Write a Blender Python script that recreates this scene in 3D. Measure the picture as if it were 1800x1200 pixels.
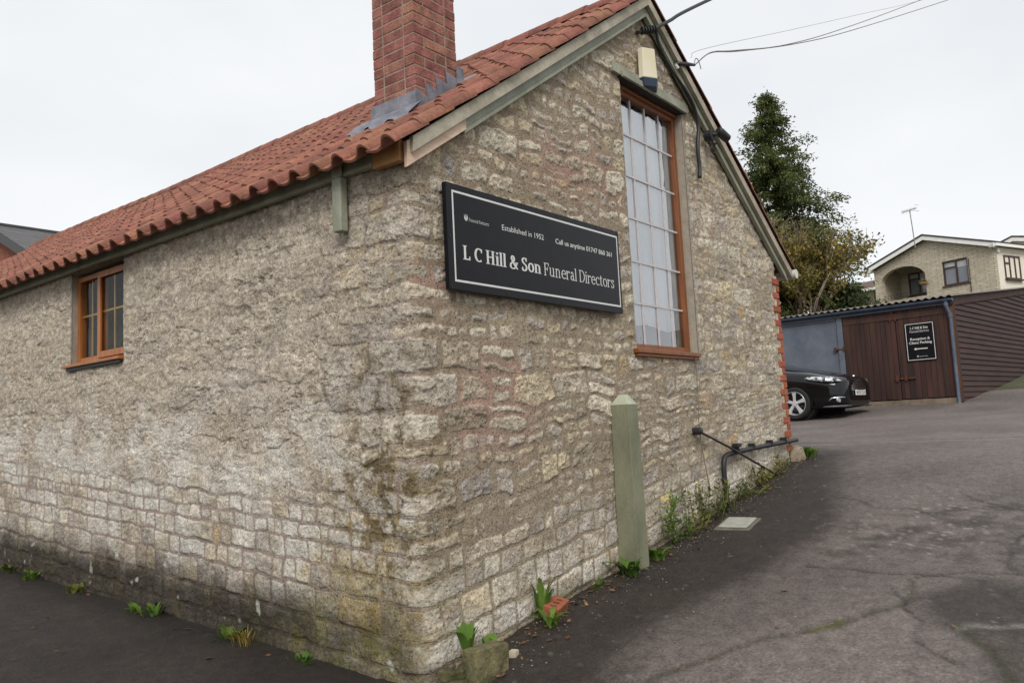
import bpy, bmesh, math, random
import numpy as np
from mathutils import Vector, Matrix
for o in list(bpy.data.objects):
    bpy.data.objects.remove(o)
scene = bpy.context.scene
COL = scene.collection
RAD = math.radians

# ---------------------------------------------------------------- camera
YAW, PITCH, ROLL = RAD(38.476), RAD(5.847), RAD(-2.846)
CAM = np.array([-3.2237, -3.2813, 1.2669])
_f = np.array([math.cos(PITCH) * math.cos(YAW), math.cos(PITCH) * math.sin(YAW), math.sin(PITCH)])
_r = np.array([math.sin(YAW), -math.cos(YAW), 0.0])
_u = np.cross(_r, _f)
CR = math.cos(ROLL) * _r + math.sin(ROLL) * _u
CU = -math.sin(ROLL) * _r + math.cos(ROLL) * _u
cam_data = bpy.data.cameras.new('camera')
cam = bpy.data.objects.new('camera', cam_data)
COL.objects.link(cam)
cam.matrix_world = Matrix(((CR[0], CU[0], -_f[0], CAM[0]), (CR[1], CU[1], -_f[1], CAM[1]),
                           (CR[2], CU[2], -_f[2], CAM[2]), (0, 0, 0, 1)))
cam_data.sensor_width = 36.0
cam_data.lens = 36.0 * 1425.9 / 1800.0
cam_data.clip_start = 0.05
cam_data.clip_end = 3000
scene.camera = cam

# ---------------------------------------------------------------- world, sun, exposure
SUN_AZ, SUN_EL = RAD(217), RAD(42)       # azimuth measured from +x towards +y: behind the camera
world = bpy.data.worlds.new('World')
scene.world = world
world.use_nodes = True
wn, wl = world.node_tree.nodes, world.node_tree.links
wn.clear()
wout = wn.new('ShaderNodeOutputWorld')
sky = wn.new('ShaderNodeTexSky')
sky.sky_type = 'NISHITA'
sky.sun_disc = False
sky.sun_elevation = SUN_EL
sky.sun_rotation = math.pi / 2 - SUN_AZ
bg_sky = wn.new('ShaderNodeBackground')
bg_sky.inputs['Strength'].default_value = 0.07
wl.new(sky.outputs[0], bg_sky.inputs['Color'])
# the overcast layer: an even grey-white cloud sheet with soft banks, over the whole dome
tc = wn.new('ShaderNodeTexCoord')
mp = wn.new('ShaderNodeMapping')
mp.inputs['Scale'].default_value = (1.0, 1.0, 2.2)
wl.new(tc.outputs['Generated'], mp.inputs['Vector'])
cn = wn.new('ShaderNodeTexNoise')
cn.inputs['Scale'].default_value = 1.9
cn.inputs['Detail'].default_value = 5
cn.inputs['Roughness'].default_value = 0.45
wl.new(mp.outputs[0], cn.inputs['Vector'])
cr = wn.new('ShaderNodeValToRGB')
cr.color_ramp.elements[0].position = 0.35
cr.color_ramp.elements[0].color = (0.80, 0.83, 0.86, 1)
cr.color_ramp.elements[1].position = 0.62
cr.color_ramp.elements[1].color = (0.93, 0.945, 0.96, 1)
wl.new(cn.outputs['Fac'], cr.inputs['Fac'])
bg_cloud = wn.new('ShaderNodeBackground')
bg_cloud.inputs['Strength'].default_value = 0.69
wl.new(cr.outputs['Color'], bg_cloud.inputs['Color'])
wmix = wn.new('ShaderNodeMixShader')
wmix.inputs['Fac'].default_value = 0.96
wl.new(bg_sky.outputs[0], wmix.inputs[1])
wl.new(bg_cloud.outputs[0], wmix.inputs[2])
wl.new(wmix.outputs[0], wout.inputs['Surface'])

sun_data = bpy.data.lights.new('sun', 'SUN')
sun_data.energy = 1.5
sun_data.angle = RAD(24)
sun_data.color = (1.0, 0.97, 0.92)
sun = bpy.data.objects.new('sun', sun_data)
COL.objects.link(sun)
_sd = Vector((math.cos(SUN_EL) * math.cos(SUN_AZ), math.cos(SUN_EL) * math.sin(SUN_AZ), math.sin(SUN_EL)))
sun.rotation_euler = _sd.to_track_quat('Z', 'Y').to_euler()
sun.location = (-6, -6, 9)

vs = scene.view_settings
vs.view_transform = 'Standard'
vs.look = 'None'
vs.exposure = 0.6
vs.gamma = 1.0
vs.use_curve_mapping = False

# ---------------------------------------------------------------- noise
_pr = np.random.RandomState(11)
_PERM = np.concatenate([_pr.permutation(1024)] * 2).astype(np.int32)
_ga = _pr.rand(1024) * 2 * math.pi
_GX, _GY = np.cos(_ga).astype(np.float32), np.sin(_ga).astype(np.float32)

def noise2(x, y, seed=0):
    x = np.asarray(x, float); y = np.asarray(y, float)
    ix = np.floor(x); iy = np.floor(y)
    fx = (x - ix).astype(np.float32); fy = (y - iy).astype(np.float32)
    ix = (ix.astype(np.int32) + seed * 57) & 1023; iy = (iy.astype(np.int32) + seed * 131) & 1023
    ux = fx * fx * (3 - 2 * fx); uy = fy * fy * (3 - 2 * fy)
    p0 = _PERM[ix]; p1 = _PERM[(ix + 1) & 1023]; iy1 = (iy + 1) & 1023
    def g(p, yy, dx, dy):
        k = _PERM[p + yy]
        return _GX[k] * (fx - dx) + _GY[k] * (fy - dy)
    a = g(p0, iy, 0, 0); b = g(p1, iy, 1, 0); c = g(p0, iy1, 0, 1); d = g(p1, iy1, 1, 1)
    a = a + (b - a) * ux; c = c + (d - c) * ux
    return 1.45 * (a + (c - a) * uy)

def fbm(x, y, seed=0, octv=4, gain=0.5):
    t = 0; a = 1.0; s = 0.0; f = 1.0
    for i in range(octv):
        t = t + a * noise2(x * f, y * f, seed + i * 17); s += a; a *= gain; f *= 2.03
    return t / s

_RT = _pr.rand(5, 1024).astype(np.float32)
def facets(x, y, seed=0, jit=0.95, slope=1.0):
    """broken-rock relief: random tilted planes over jittered cells; returns height and edge distance"""
    x = np.asarray(x, float); y = np.asarray(y, float)
    ix = np.floor(x).astype(np.int32); iy = np.floor(y).astype(np.int32)
    best = np.full(x.shape, 9e9); sec = best.copy(); bh = np.zeros(x.shape)
    for di in (-1, 0, 1):
        for dj in (-1, 0, 1):
            k = _PERM[_PERM[(ix + di + seed * 37) & 1023] + ((iy + dj + seed * 91) & 1023)]
            dx = x - (ix + di + 0.5 + jit * (_RT[0][k] - 0.5)); dy = y - (iy + dj + 0.5 + jit * (_RT[1][k] - 0.5))
            d = dx * dx + dy * dy
            hh = (_RT[2][k] - 0.5) + slope * ((_RT[3][k] - 0.5) * dx + (_RT[4][k] - 0.5) * dy)
            n = d < best
            sec = np.where(n, best, np.minimum(sec, d)); bh = np.where(n, hh, bh); best = np.where(n, d, best)
    return bh, np.sqrt(sec) - np.sqrt(best)

def sstep(a, b, x):
    t = np.clip((np.asarray(x, float) - a) / (b - a), 0, 1)
    return t * t * (3 - 2 * t)

def mix(a, b, t):
    return a + (b - a) * t

def srgb(r, g, b):
    f = lambda c: c / 12.92 if c <= 0.04045 else ((c + 0.055) / 1.055) ** 2.4
    return (f(r / 255.0), f(g / 255.0), f(b / 255.0))

# ---------------------------------------------------------------- ground shape
_TX = np.array([-400, -60, -10, -3.2, -0.6, 0.0, 0.7, 1.4, 2.6, 4.2, 5.75, 7.0, 9.5, 13.6, 16, 20, 30, 60, 400], float)
_TZ = np.array([-3, -1.2, -0.34, -0.22, -0.16, -0.12, -0.01, 0.085, 0.225, 0.45, 0.735, 0.83, 0.91, 1.05, 1.26, 1.7, 3.0, 5.0, 9.0], float)
def gz(x, y):
    x = np.asarray(x, float); y = np.asarray(y, float)
    t = 0
    for k in (-0.35, -0.12, 0.12, 0.35):
        t = t + np.interp(x + k, _TX, _TZ)
    t = t / 4
    w = 1 - sstep(-0.5, 1.0, x)
    yy = np.clip(y, -30, 60)
    bank = sstep(-3.2, -9, y) * sstep(14.5, 19, x) * 0.9
    return t + 0.055 * (yy - 0.5) * w + bank

def gzf(x, y):
    return float(gz(x, y))

# ---------------------------------------------------------------- object helpers
def tag(o, label=None, cat=None, group=None, kind=None):
    if label: o['label'] = label
    if cat: o['category'] = cat
    if group: o['group'] = group
    if kind: o['kind'] = kind
    return o

def thing(name, label, cat, loc=(0, 0, 0), rotz=0.0, group=None):
    o = bpy.data.objects.new(name, None)
    o.empty_display_size = 0.2
    COL.objects.link(o)
    o.location = loc
    o.rotation_euler = (0, 0, rotz)
    return tag(o, label, cat, group)

def link_mesh(name, me, parent=None, mat=None):
    o = bpy.data.objects.new(name, me)
    COL.objects.link(o)
    if parent is not None: o.parent = parent
    if mat is not None:
        if len(me.materials) == 0: me.materials.append(mat)
    return o

def np_mesh(name, V, Fq, mat=None, parent=None, smooth=True, col=None, attr=None):
    """V (n,3), Fq (m,3|4) int, col (n,3) -> point colour attribute Col"""
    me = bpy.data.meshes.new(name)
    V = np.asarray(V, np.float32); Fq = np.asarray(Fq, np.int32)
    m, k = Fq.shape
    me.vertices.add(len(V)); me.vertices.foreach_set('co', V.ravel())
    me.loops.add(m * k); me.loops.foreach_set('vertex_index', Fq.ravel())
    me.polygons.add(m)
    me.polygons.foreach_set('loop_start', np.arange(0, m * k, k, dtype=np.int32))
    me.polygons.foreach_set('use_smooth', np.full(m, bool(smooth)))
    if col is not None:
        a = me.attributes.new('Col', 'FLOAT_COLOR', 'POINT')
        c = np.ones((len(V), 4), np.float32); c[:, :3] = col
        a.data.foreach_set('color', c.ravel())
    if attr:
        for an, av in attr.items():
            a = me.attributes.new(an, 'FLOAT', 'POINT')
            a.data.foreach_set('value', np.asarray(av, np.float32))
    me.update(calc_edges=True)
    return link_mesh(name, me, parent, mat)

class MB:
    """collects simple shapes, built as one mesh object"""
    def __init__(s, M=None):
        s.v = []; s.f = []; s.M = M
    def add(s, vs_, fs_):
        n = len(s.v)
        if s.M is not None: vs_ = [tuple(s.M @ Vector(p)) for p in vs_]
        s.v += [tuple(p) for p in vs_]; s.f += [tuple(i + n for i in f) for f in fs_]
        return s
    def box(s, x0, x1, y0, y1, z0, z1):
        v = [(x0, y0, z0), (x1, y0, z0), (x1, y1, z0), (x0, y1, z0), (x0, y0, z1), (x1, y0, z1), (x1, y1, z1), (x0, y1, z1)]
        return s.add(v, [(0, 3, 2, 1), (4, 5, 6, 7), (0, 1, 5, 4), (1, 2, 6, 5), (2, 3, 7, 6), (3, 0, 4, 7)])
    def obox(s, c, ax, ay, az, hx, hy, hz):
        c, ax, ay, az = Vector(c), Vector(ax).normalized() * hx, Vector(ay).normalized() * hy, Vector(az).normalized() * hz
        v = [c + ax * i + ay * j + az * k for k in (-1, 1) for i, j in ((-1, -1), (1, -1), (1, 1), (-1, 1))]
        return s.add(v, [(0, 3, 2, 1), (4, 5, 6, 7), (0, 1, 5, 4), (1, 2, 6, 5), (2, 3, 7, 6), (3, 0, 4, 7)])
    def prism(s, pts, d):
        """pts: planar polygon in 3-D, d: extrusion vector"""
        n = len(pts); d = Vector(d); pts = [Vector(p) for p in pts]
        v = pts + [p + d for p in pts]
        return s.add(v, [tuple(range(n))[::-1], tuple(range(n, 2 * n))] + [(i, (i + 1) % n, (i + 1) % n + n, i + n) for i in range(n)])
    def tube(s, path, r, seg=8, cap=True):
        path = [Vector(p) for p in path]; n = len(path)
        rs = r if hasattr(r, '__len__') else [r] * n
        t0 = (path[1] - path[0]).normalized()
        up = Vector((0, 0, 1)) if abs(t0.z) < 0.9 else Vector((1, 0, 0))
        a = t0.cross(up).normalized(); vs_ = []
        for i, p in enumerate(path):
            t = (path[min(i + 1, n - 1)] - path[max(i - 1, 0)]).normalized()
            a = (a - t * a.dot(t))
            a = a.normalized() if a.length > 1e-6 else t.orthogonal().normalized()
            b = t.cross(a)
            vs_ += [p + (a * math.cos(k * 2 * math.pi / seg) + b * math.sin(k * 2 * math.pi / seg)) * rs[i] for k in range(seg)]
        fs_ = [(i * seg + k, i * seg + (k + 1) % seg, (i + 1) * seg + (k + 1) % seg, (i + 1) * seg + k) for i in range(n - 1) for k in range(seg)]
        if cap: fs_ += [tuple(range(seg))[::-1], tuple(range((n - 1) * seg, n * seg))]
        return s.add(vs_, fs_)
    def cyl(s, p0, p1, r, seg=16, r1=None):
        return s.tube([p0, p1], [r, r if r1 is None else r1], seg)
    def build(s, name, mat, parent=None, smooth=False, bevel=0, auto=None):
        me = bpy.data.meshes.new(name)
        me.from_pydata(s.v, [], s.f)
        me.update()
        if smooth:
            me.polygons.foreach_set('use_smooth', [True] * len(me.polygons))
        o = link_mesh(name, me, parent, mat)
        if auto:
            me.polygons.foreach_set('use_smooth', [True] * len(me.polygons))
            me.set_sharp_from_angle(angle=RAD(auto))
        if bevel:
            m = o.modifiers.new('bevel', 'BEVEL'); m.width = bevel; m.segments = 2; m.limit_method = 'ANGLE'; m.angle_limit = RAD(40)
        return o

def copy_tree(o, parent=None):
    c = o.copy(); COL.objects.link(c)
    if parent is not None: c.parent = parent
    for ch in list(o.children): copy_tree(ch, c)
    return c

def bez(pts, n=24):
    """smooth path through points (Catmull-Rom)"""
    P = [Vector(p) for p in pts]; P = [P[0] * 2 - P[1]] + P + [P[-1] * 2 - P[-2]]; out = []
    m = len(P) - 3
    for i in range(m):
        a, b, c, d = P[i:i + 4]; k = max(2, n // m)
        for j in range(k + (i == m - 1)):
            t = j / k
            out.append(0.5 * ((2 * b) + (c - a) * t + (2 * a - 5 * b + 4 * c - d) * t * t + (3 * b - a - 3 * c + d) * t ** 3))
    return out

# ---------------------------------------------------------------- materials
_M = {}
def nodes(name):
    m = bpy.data.materials.new(name); m.use_nodes = True
    n, l = m.node_tree.nodes, m.node_tree.links
    return m, n, l, n['Principled BSDF']

def pmat(name, c1, c2=None, scale=6.0, rough=0.8, bump=0.0, bscale=None, detail=6, stretch=(1, 1, 1), metal=0.0,
         lo=0.35, hi=0.65, spec=0.5, objrand=0.0, coat=0.0, speck=0.0, rvar=0.0, attr=None):
    """Principled material: two base colours mixed by world-space noise, with noise relief"""
    if name in _M: return _M[name]
    m, n, l, b = nodes(name)
    geo = n.new('ShaderNodeNewGeometry')
    mapn = n.new('ShaderNodeMapping'); mapn.inputs['Scale'].default_value = stretch
    l.new(geo.outputs['Position'], mapn.inputs['Vector'])
    tex = n.new('ShaderNodeTexNoise'); tex.inputs['Scale'].default_value = scale; tex.inputs['Detail'].default_value = detail
    tex.inputs['Roughness'].default_value = 0.6
    l.new(mapn.outputs[0], tex.inputs['Vector'])
    rp = n.new('ShaderNodeValToRGB')
    rp.color_ramp.elements[0].position = lo; rp.color_ramp.elements[0].color = (*c1, 1)
    rp.color_ramp.elements[1].position = hi; rp.color_ramp.elements[1].color = (*(c1 if c2 is None else c2), 1)
    l.new(tex.outputs['Fac'], rp.inputs['Fac'])
    out = rp.outputs['Color']
    if objrand or attr:
        hsv = n.new('ShaderNodeHueSaturation')
        mr = n.new('ShaderNodeMapRange')
        mr.inputs['To Min'].default_value = 1 - (objrand or 0.3); mr.inputs['To Max'].default_value = 1 + (objrand or 0.3)
        if attr:
            src = n.new('ShaderNodeAttribute'); src.attribute_name = attr; l.new(src.outputs['Fac'], mr.inputs['Value'])
            rnd = src.outputs['Fac']
        else:
            src = n.new('ShaderNodeObjectInfo'); l.new(src.outputs['Random'], mr.inputs['Value'])
            rnd = src.outputs['Random']
        l.new(mr.outputs[0], hsv.inputs['Value'])
        mh = n.new('ShaderNodeMath'); mh.operation = 'MULTIPLY'; mh.inputs[1].default_value = 7.31
        fr = n.new('ShaderNodeMath'); fr.operation = 'FRACT'
        l.new(rnd, mh.inputs[0]); l.new(mh.outputs[0], fr.inputs[0])
        m2 = n.new('ShaderNodeMapRange'); m2.inputs['To Min'].default_value = 0.488; m2.inputs['To Max'].default_value = 0.512
        l.new(fr.outputs[0], m2.inputs['Value']); l.new(m2.outputs[0], hsv.inputs['Hue'])
        l.new(out, hsv.inputs['Color']); out = hsv.outputs['Color']
    if speck:
        vt = n.new('ShaderNodeTexNoise'); vt.inputs['Scale'].default_value = scale * 9; vt.inputs['Detail'].default_value = 3
        l.new(geo.outputs['Position'], vt.inputs['Vector'])
        m3 = n.new('ShaderNodeMapRange'); m3.inputs['From Min'].default_value = 0.3; m3.inputs['From Max'].default_value = 0.7
        m3.inputs['To Min'].default_value = 1 - speck; m3.inputs['To Max'].default_value = 1 + speck
        l.new(vt.outputs['Fac'], m3.inputs['Value'])
        vm = n.new('ShaderNodeVectorMath'); vm.operation = 'SCALE'
        l.new(out, vm.inputs[0]); l.new(m3.outputs[0], vm.inputs['Scale']); out = vm.outputs[0]
    l.new(out, b.inputs['Base Color'])
    b.inputs['Roughness'].default_value = rough
    if rvar:
        m4 = n.new('ShaderNodeMapRange'); m4.inputs['To Min'].default_value = rough - rvar; m4.inputs['To Max'].default_value = rough + rvar
        l.new(tex.outputs['Fac'], m4.inputs['Value']); l.new(m4.outputs[0], b.inputs['Roughness'])
    b.inputs['Metallic'].default_value = metal
    b.inputs['Specular IOR Level'].default_value = spec
    if coat: b.inputs['Coat Weight'].default_value = coat; b.inputs['Coat Roughness'].default_value = 0.03
    if bump:
        t2 = n.new('ShaderNodeTexNoise'); t2.inputs['Scale'].default_value = bscale or scale * 4; t2.inputs['Detail'].default_value = 6
        l.new(mapn.outputs[0], t2.inputs['Vector'])
        bp = n.new('ShaderNodeBump'); bp.inputs['Strength'].default_value = 1.0; bp.inputs['Distance'].default_value = bump
        l.new(t2.outputs['Fac'], bp.inputs['Height']); l.new(bp.outputs[0], b.inputs['Normal'])
    _M[name] = m
    return m

def vcol_mat(name, rough=0.95, fine=55.0, amp=0.35, amp2=0.22, bump=0.006, pit=0.0, spec=0.25, rmin=None):
    """surface colour from the Col attribute, broken up by fine grain, with grain relief and pits"""
    m, n, l, b = nodes(name)
    at = n.new('ShaderNodeAttribute'); at.attribute_name = 'Col'
    geo = n.new('ShaderNodeNewGeometry')
    def nz(sc, det, ro=0.65):
        t = n.new('ShaderNodeTexNoise'); t.inputs['Scale'].default_value = sc; t.inputs['Detail'].default_value = det; t.inputs['Roughness'].default_value = ro
        l.new(geo.outputs['Position'], t.inputs['Vector']); return t
    t1 = nz(fine, 6); t2 = nz(fine * 0.22, 5); t3 = nz(fine * 3.2, 3)
    def rng(t, a):
        r = n.new('ShaderNodeMapRange'); r.inputs['From Min'].default_value = 0.3; r.inputs['From Max'].default_value = 0.7
        r.inputs['To Min'].default_value = 1 - a; r.inputs['To Max'].default_value = 1 + a
        l.new(t.outputs['Fac'], r.inputs['Value']); return r.outputs[0]
    mm = n.new('ShaderNodeMath'); mm.operation = 'MULTIPLY'; l.new(rng(t1, amp), mm.inputs[0]); l.new(rng(t2, amp2), mm.inputs[1])
    m2 = n.new('ShaderNodeMath'); m2.operation = 'MULTIPLY'; l.new(mm.outputs[0], m2.inputs[0]); l.new(rng(t3, amp * 0.6), m2.inputs[1])
    vm = n.new('ShaderNodeVectorMath'); vm.operation = 'SCALE'
    l.new(at.outputs['Color'], vm.inputs[0]); l.new(m2.outputs[0], vm.inputs['Scale'])
    l.new(vm.outputs[0], b.inputs['Base Color'])
    b.inputs['Roughness'].default_value = rough; b.inputs['Specular IOR Level'].default_value = spec
    ad = n.new('ShaderNodeMath'); ad.operation = 'MULTIPLY_ADD'; ad.inputs[1].default_value = 1.0
    l.new(t1.outputs['Fac'], ad.inputs[0]); l.new(t3.outputs['Fac'], ad.inputs[2])
    last = ad.outputs[0]
    if pit:
        wv = n.new('ShaderNodeVectorMath'); wv.operation = 'MULTIPLY_ADD'; wv.inputs[1].default_value = (0.05, 0.05, 0.05)
        l.new(t2.outputs['Color'], wv.inputs[0]); l.new(geo.outputs['Position'], wv.inputs[2])
        vc = n.new('ShaderNodeTexVoronoi'); vc.inputs['Scale'].default_value = fine * 1.1; l.new(wv.outputs[0], vc.inputs['Vector'])
        sp_ = n.new('ShaderNodeSeparateColor'); l.new(vc.outputs['Color'], sp_.inputs[0])
        ch_ = n.new('ShaderNodeMath'); ch_.operation = 'MULTIPLY_ADD'; ch_.inputs[1].default_value = 0.9; l.new(sp_.outputs[0], ch_.inputs[0]); l.new(last, ch_.inputs[2]); last = ch_.outputs[0]
        vo = n.new('ShaderNodeTexVoronoi'); vo.inputs['Scale'].default_value = fine * 0.7
        l.new(geo.outputs['Position'], vo.inputs['Vector'])
        r = n.new('ShaderNodeMapRange'); r.inputs['From Min'].default_value = 0.05; r.inputs['From Max'].default_value = 0.35
        r.inputs['To Min'].default_value = -pit; r.inputs['To Max'].default_value = 0
        l.new(vo.outputs['Distance'], r.inputs['Value'])
        pr_ = n.new('ShaderNodeMapRange'); pr_.inputs['From Min'].default_value = 0.06; pr_.inputs['From Max'].default_value = 0.26; pr_.inputs['To Min'].default_value = 0.45; pr_.inputs['To Max'].default_value = 1.0
        l.new(vo.outputs['Distance'], pr_.inputs['Value'])
        vm2 = n.new('ShaderNodeVectorMath'); vm2.operation = 'SCALE'; l.new(vm.outputs[0], vm2.inputs[0]); l.new(pr_.outputs[0], vm2.inputs['Scale']); l.new(vm2.outputs[0], b.inputs['Base Color'])
        a2 = n.new('ShaderNodeMath'); a2.operation = 'ADD'; l.new(last, a2.inputs[0]); l.new(r.outputs[0], a2.inputs[1]); last = a2.outputs[0]
    bp = n.new('ShaderNodeBump'); bp.inputs['Distance'].default_value = bump; bp.inputs['Strength'].default_value = 1.0
    l.new(last, bp.inputs['Height']); l.new(bp.outputs[0], b.inputs['Normal'])
    return m

GREEN = pmat('sage paint', srgb(108, 109, 88), srgb(134, 133, 110), scale=5, rough=0.55, bump=0.0015, bscale=60, speck=0.08, stretch=(1, 1, 0.4))
SAGE = pmat('pale sage paint', srgb(128, 130, 112), srgb(154, 154, 136), scale=5, rough=0.6, bump=0.002, bscale=50, speck=0.12, stretch=(1, 1, 0.4))
OAK = pmat('golden oak plastic', srgb(112, 64, 32), srgb(140, 84, 44), scale=9, rough=0.4, bump=0.0008, bscale=90, stretch=(3, 3, 0.25))
LEAD = pmat('lead sheet', srgb(104, 106, 116), srgb(140, 138, 146), scale=9, rough=0.5, bump=0.004, bscale=14, metal=0.25, speck=0.12)
BLACK = pmat('black plastic', (0.012, 0.012, 0.014), (0.022, 0.021, 0.022), scale=20, rough=0.5, bump=0.001, bscale=100)
DARK = pmat('dark timber', (0.02, 0.016, 0.013), (0.035, 0.028, 0.022), scale=12, rough=0.9)
# ================================================================ GROUND
def graded(a, b, d0, d1):
    out = [a]; x = a
    while x < b - 1e-9:
        t = (x - a) / (b - a); x += d0 + (d1 - d0) * t; out.append(min(x, b))
    if len(out) > 2 and out[-1] - out[-2] < 0.4 * d1: out.pop(-2)
    return np.array(out)

def grid_faces(nx, ny):
    i = np.arange(nx - 1)[:, None] * ny + np.arange(ny - 1)[None, :]
    return np.stack([i, i + ny, i + ny + 1, i + 1], -1).reshape(-1, 4)

C = lambda r, g, b: np.array(srgb(r, g, b))
def poly_sd(px, py, poly):
    """signed distance to a closed polygon (inside positive)"""
    P = np.array(poly, float); d = np.full(px.shape, 1e9); ins = np.zeros(px.shape, bool)
    for i in range(len(P)):
        a, b = P[i], P[(i + 1) % len(P)]; e = b - a
        t = np.clip(((px - a[0]) * e[0] + (py - a[1]) * e[1]) / (e @ e), 0, 1)
        d = np.minimum(d, np.hypot(px - a[0] - e[0] * t, py - a[1] - e[1] * t))
        c = ((a[1] > py) != (b[1] > py)) & (px < (b[0] - a[0]) * (py - a[1]) / (b[1] - a[1] + 1e-12) + a[0])
        ins ^= c
    return np.where(ins, d, -d)

def line_d(px, py, pts):
    d = np.full(px.shape, 1e9)
    for a, b in zip(pts[:-1], pts[1:]):
        a = np.array(a, float); e = np.array(b, float) - a
        t = np.clip(((px - a[0]) * e[0] + (py - a[1]) * e[1]) / (e @ e), 0, 1)
        d = np.minimum(d, np.hypot(px - a[0] - e[0] * t, py - a[1] - e[1] * t))
    return d

def build_ground():
    # far sheet, out to the horizon
    a = np.concatenate([-np.geomspace(900, 10, 26), np.linspace(-9, 40, 70), np.geomspace(42, 900, 24)])
    b = np.concatenate([-np.geomspace(900, 10, 26), np.linspace(-9, 40, 60), np.geomspace(42, 900, 24)])
    X, Y = np.meshgrid(a, b, indexing='ij')
    Z = gz(X, Y) - 0.012
    hole = (X > -8.5) & (X < 17.3) & (Y > -8.5) & (Y < 6)      # lies well below the paved sheets there
    Z = np.where(hole, Z - 0.25, Z)
    tm = pmat('terrain grass and earth', (0.05, 0.06, 0.025), (0.09, 0.085, 0.04), scale=1.2, rough=0.95, bump=0.05, bscale=8)
    o = np_mesh('ground', np.stack([X, Y, Z], -1).reshape(-1, 3), grid_faces(*X.shape), tm)
    tag(o, kind='structure')
    tar = vcol_mat('worn tarmac', rough=0.66, fine=55, amp=0.46, amp2=0.28, bump=0.010, spec=0.3)
    # driveway sheet: fine near the camera
    xs = np.concatenate([graded(-0.75, 8.0, 0.022, 0.05), graded(8.1, 18.2, 0.1, 0.2)])
    ys = np.concatenate([np.linspace(-9.5, -5.2, 40)[:-1], np.linspace(-5.2, 0.35, 190)[:-1], np.linspace(0.35, 9.5, 70)])
    X, Y = np.meshgrid(xs, ys, indexing='ij')
    Z = gz(X, Y) + 0.012 * fbm(X * 0.9, Y * 0.9, 3) + 0.004 * fbm(X * 5, Y * 5, 4)
    wx = X + 0.10 * fbm(X * 1.6, Y * 1.6, 31) + 0.035 * fbm(X * 7, Y * 7, 33)
    wy = Y + 0.10 * fbm(X * 1.6, Y * 1.6, 32) + 0.035 * fbm(X * 7, Y * 7, 34)
    col = np.empty(X.shape + (3,))
    grey = C(122, 112, 107); dark = C(54, 47, 43); mid = C(96, 88, 84)
    n1 = fbm(X * 0.7, Y * 0.7, 5)[..., None]
    col[:] = mix(grey, mid, np.clip(0.5 + 1.1 * n1, 0, 1))
    # dark strip of damp crumbling tarmac along the gable
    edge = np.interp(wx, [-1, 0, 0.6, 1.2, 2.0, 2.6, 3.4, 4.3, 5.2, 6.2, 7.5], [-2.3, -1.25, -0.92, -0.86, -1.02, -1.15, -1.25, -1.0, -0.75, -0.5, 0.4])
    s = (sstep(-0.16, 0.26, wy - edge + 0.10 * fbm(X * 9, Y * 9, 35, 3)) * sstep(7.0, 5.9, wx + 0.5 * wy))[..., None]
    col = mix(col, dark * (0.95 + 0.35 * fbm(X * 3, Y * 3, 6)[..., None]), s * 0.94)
    # grit-shed old patches further right, and the crazed band
    p1 = poly_sd(wx, wy, [(2.6, -1.25), (3.6, -1.2), (4.6, -2.2), (4.2, -3.4), (2.9, -3.3), (2.2, -2.6), (2.9, -1.9)])
    craze = fbm(X * 4.5, Y * 4.5, 8, 3)
    col = mix(col, dark * 1.15, (sstep(-0.12, 0.22, p1) * sstep(-0.25, 0.35, craze) * 0.75)[..., None])
    p2 = poly_sd(wx, wy, [(1.55, -2.25), (2.0, -2.0), (2.45, -2.35), (2.2, -2.85), (1.75, -3.1), (1.45, -2.7)])
    col = mix(col, dark * 1.05, (sstep(-0.08, 0.12, p2) * 0.8)[..., None])
    p3 = poly_sd(wx, wy, [(0.9, -2.55), (1.55, -2.4), (1.6, -3.2), (0.9, -3.6), (0.3, -3.0), (0.55, -2.6)])
    col = mix(col, dark * 1.25, (sstep(-0.1, 0.16, p3) * 0.6)[..., None])
    # pale loose grit
    gr = sstep(0.22, 0.62, fbm(X * 26, Y * 26, 9, 2)) * np.exp(-(((X - 3.6) / 0.9) ** 2 + ((Y + 1.75) / 0.55) ** 2))
    col = mix(col, C(168, 162, 156), np.clip(gr * 1.1, 0, 0.9)[..., None])
    gr2 = sstep(0.42, 0.75, fbm(X * 30, Y * 30, 10, 2)) * 0.5
    col = mix(col, C(146, 139, 132), gr2[..., None])
    dk_ = sstep(0.35, 0.7, fbm(X * 24, Y * 24, 14, 3)) * 0.5
    col = mix(col, dark * 0.9, dk_[..., None])
    # cracks and joints: sunk and dark
    def crack(pts, w, depth, c, k=0.85):
        nonlocal col, Z
        d = line_d(wx, wy, pts); q = np.exp(-(d / w) ** 2)
        col = mix(col, c, (q * k)[..., None]); Z = Z - depth * q
    crack([(0.55, -1.1), (1.1, -1.45), (1.75, -1.95), (2.0, -2.0), (2.3, -1.95)], 0.022, 0.008, C(66, 62, 44), 0.75)
    crack([(7.3, 0.6), (7.55, -2.0), (7.9, -4.2), (8.2, -7)], 0.05, 0.01, C(52, 48, 46), 0.8)
    crack([(7.15, 0.6), (7.35, -2.0), (7.65, -4.2), (7.9, -7)], 0.07, -0.004, C(150, 142, 136), 0.35)
    crack([(1.62, -2.33), (1.35, -2.5), (1.12, -2.6), (0.7, -2.72), (0.3, -2.85)], 0.035, 0.01, C(58, 56, 38), 0.8)
    crack([(1.6, -2.35), (1.75, -2.75), (1.85, -3.4), (1.9, -4.2)], 0.03, 0.004, C(150, 146, 138), 0.6)
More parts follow.
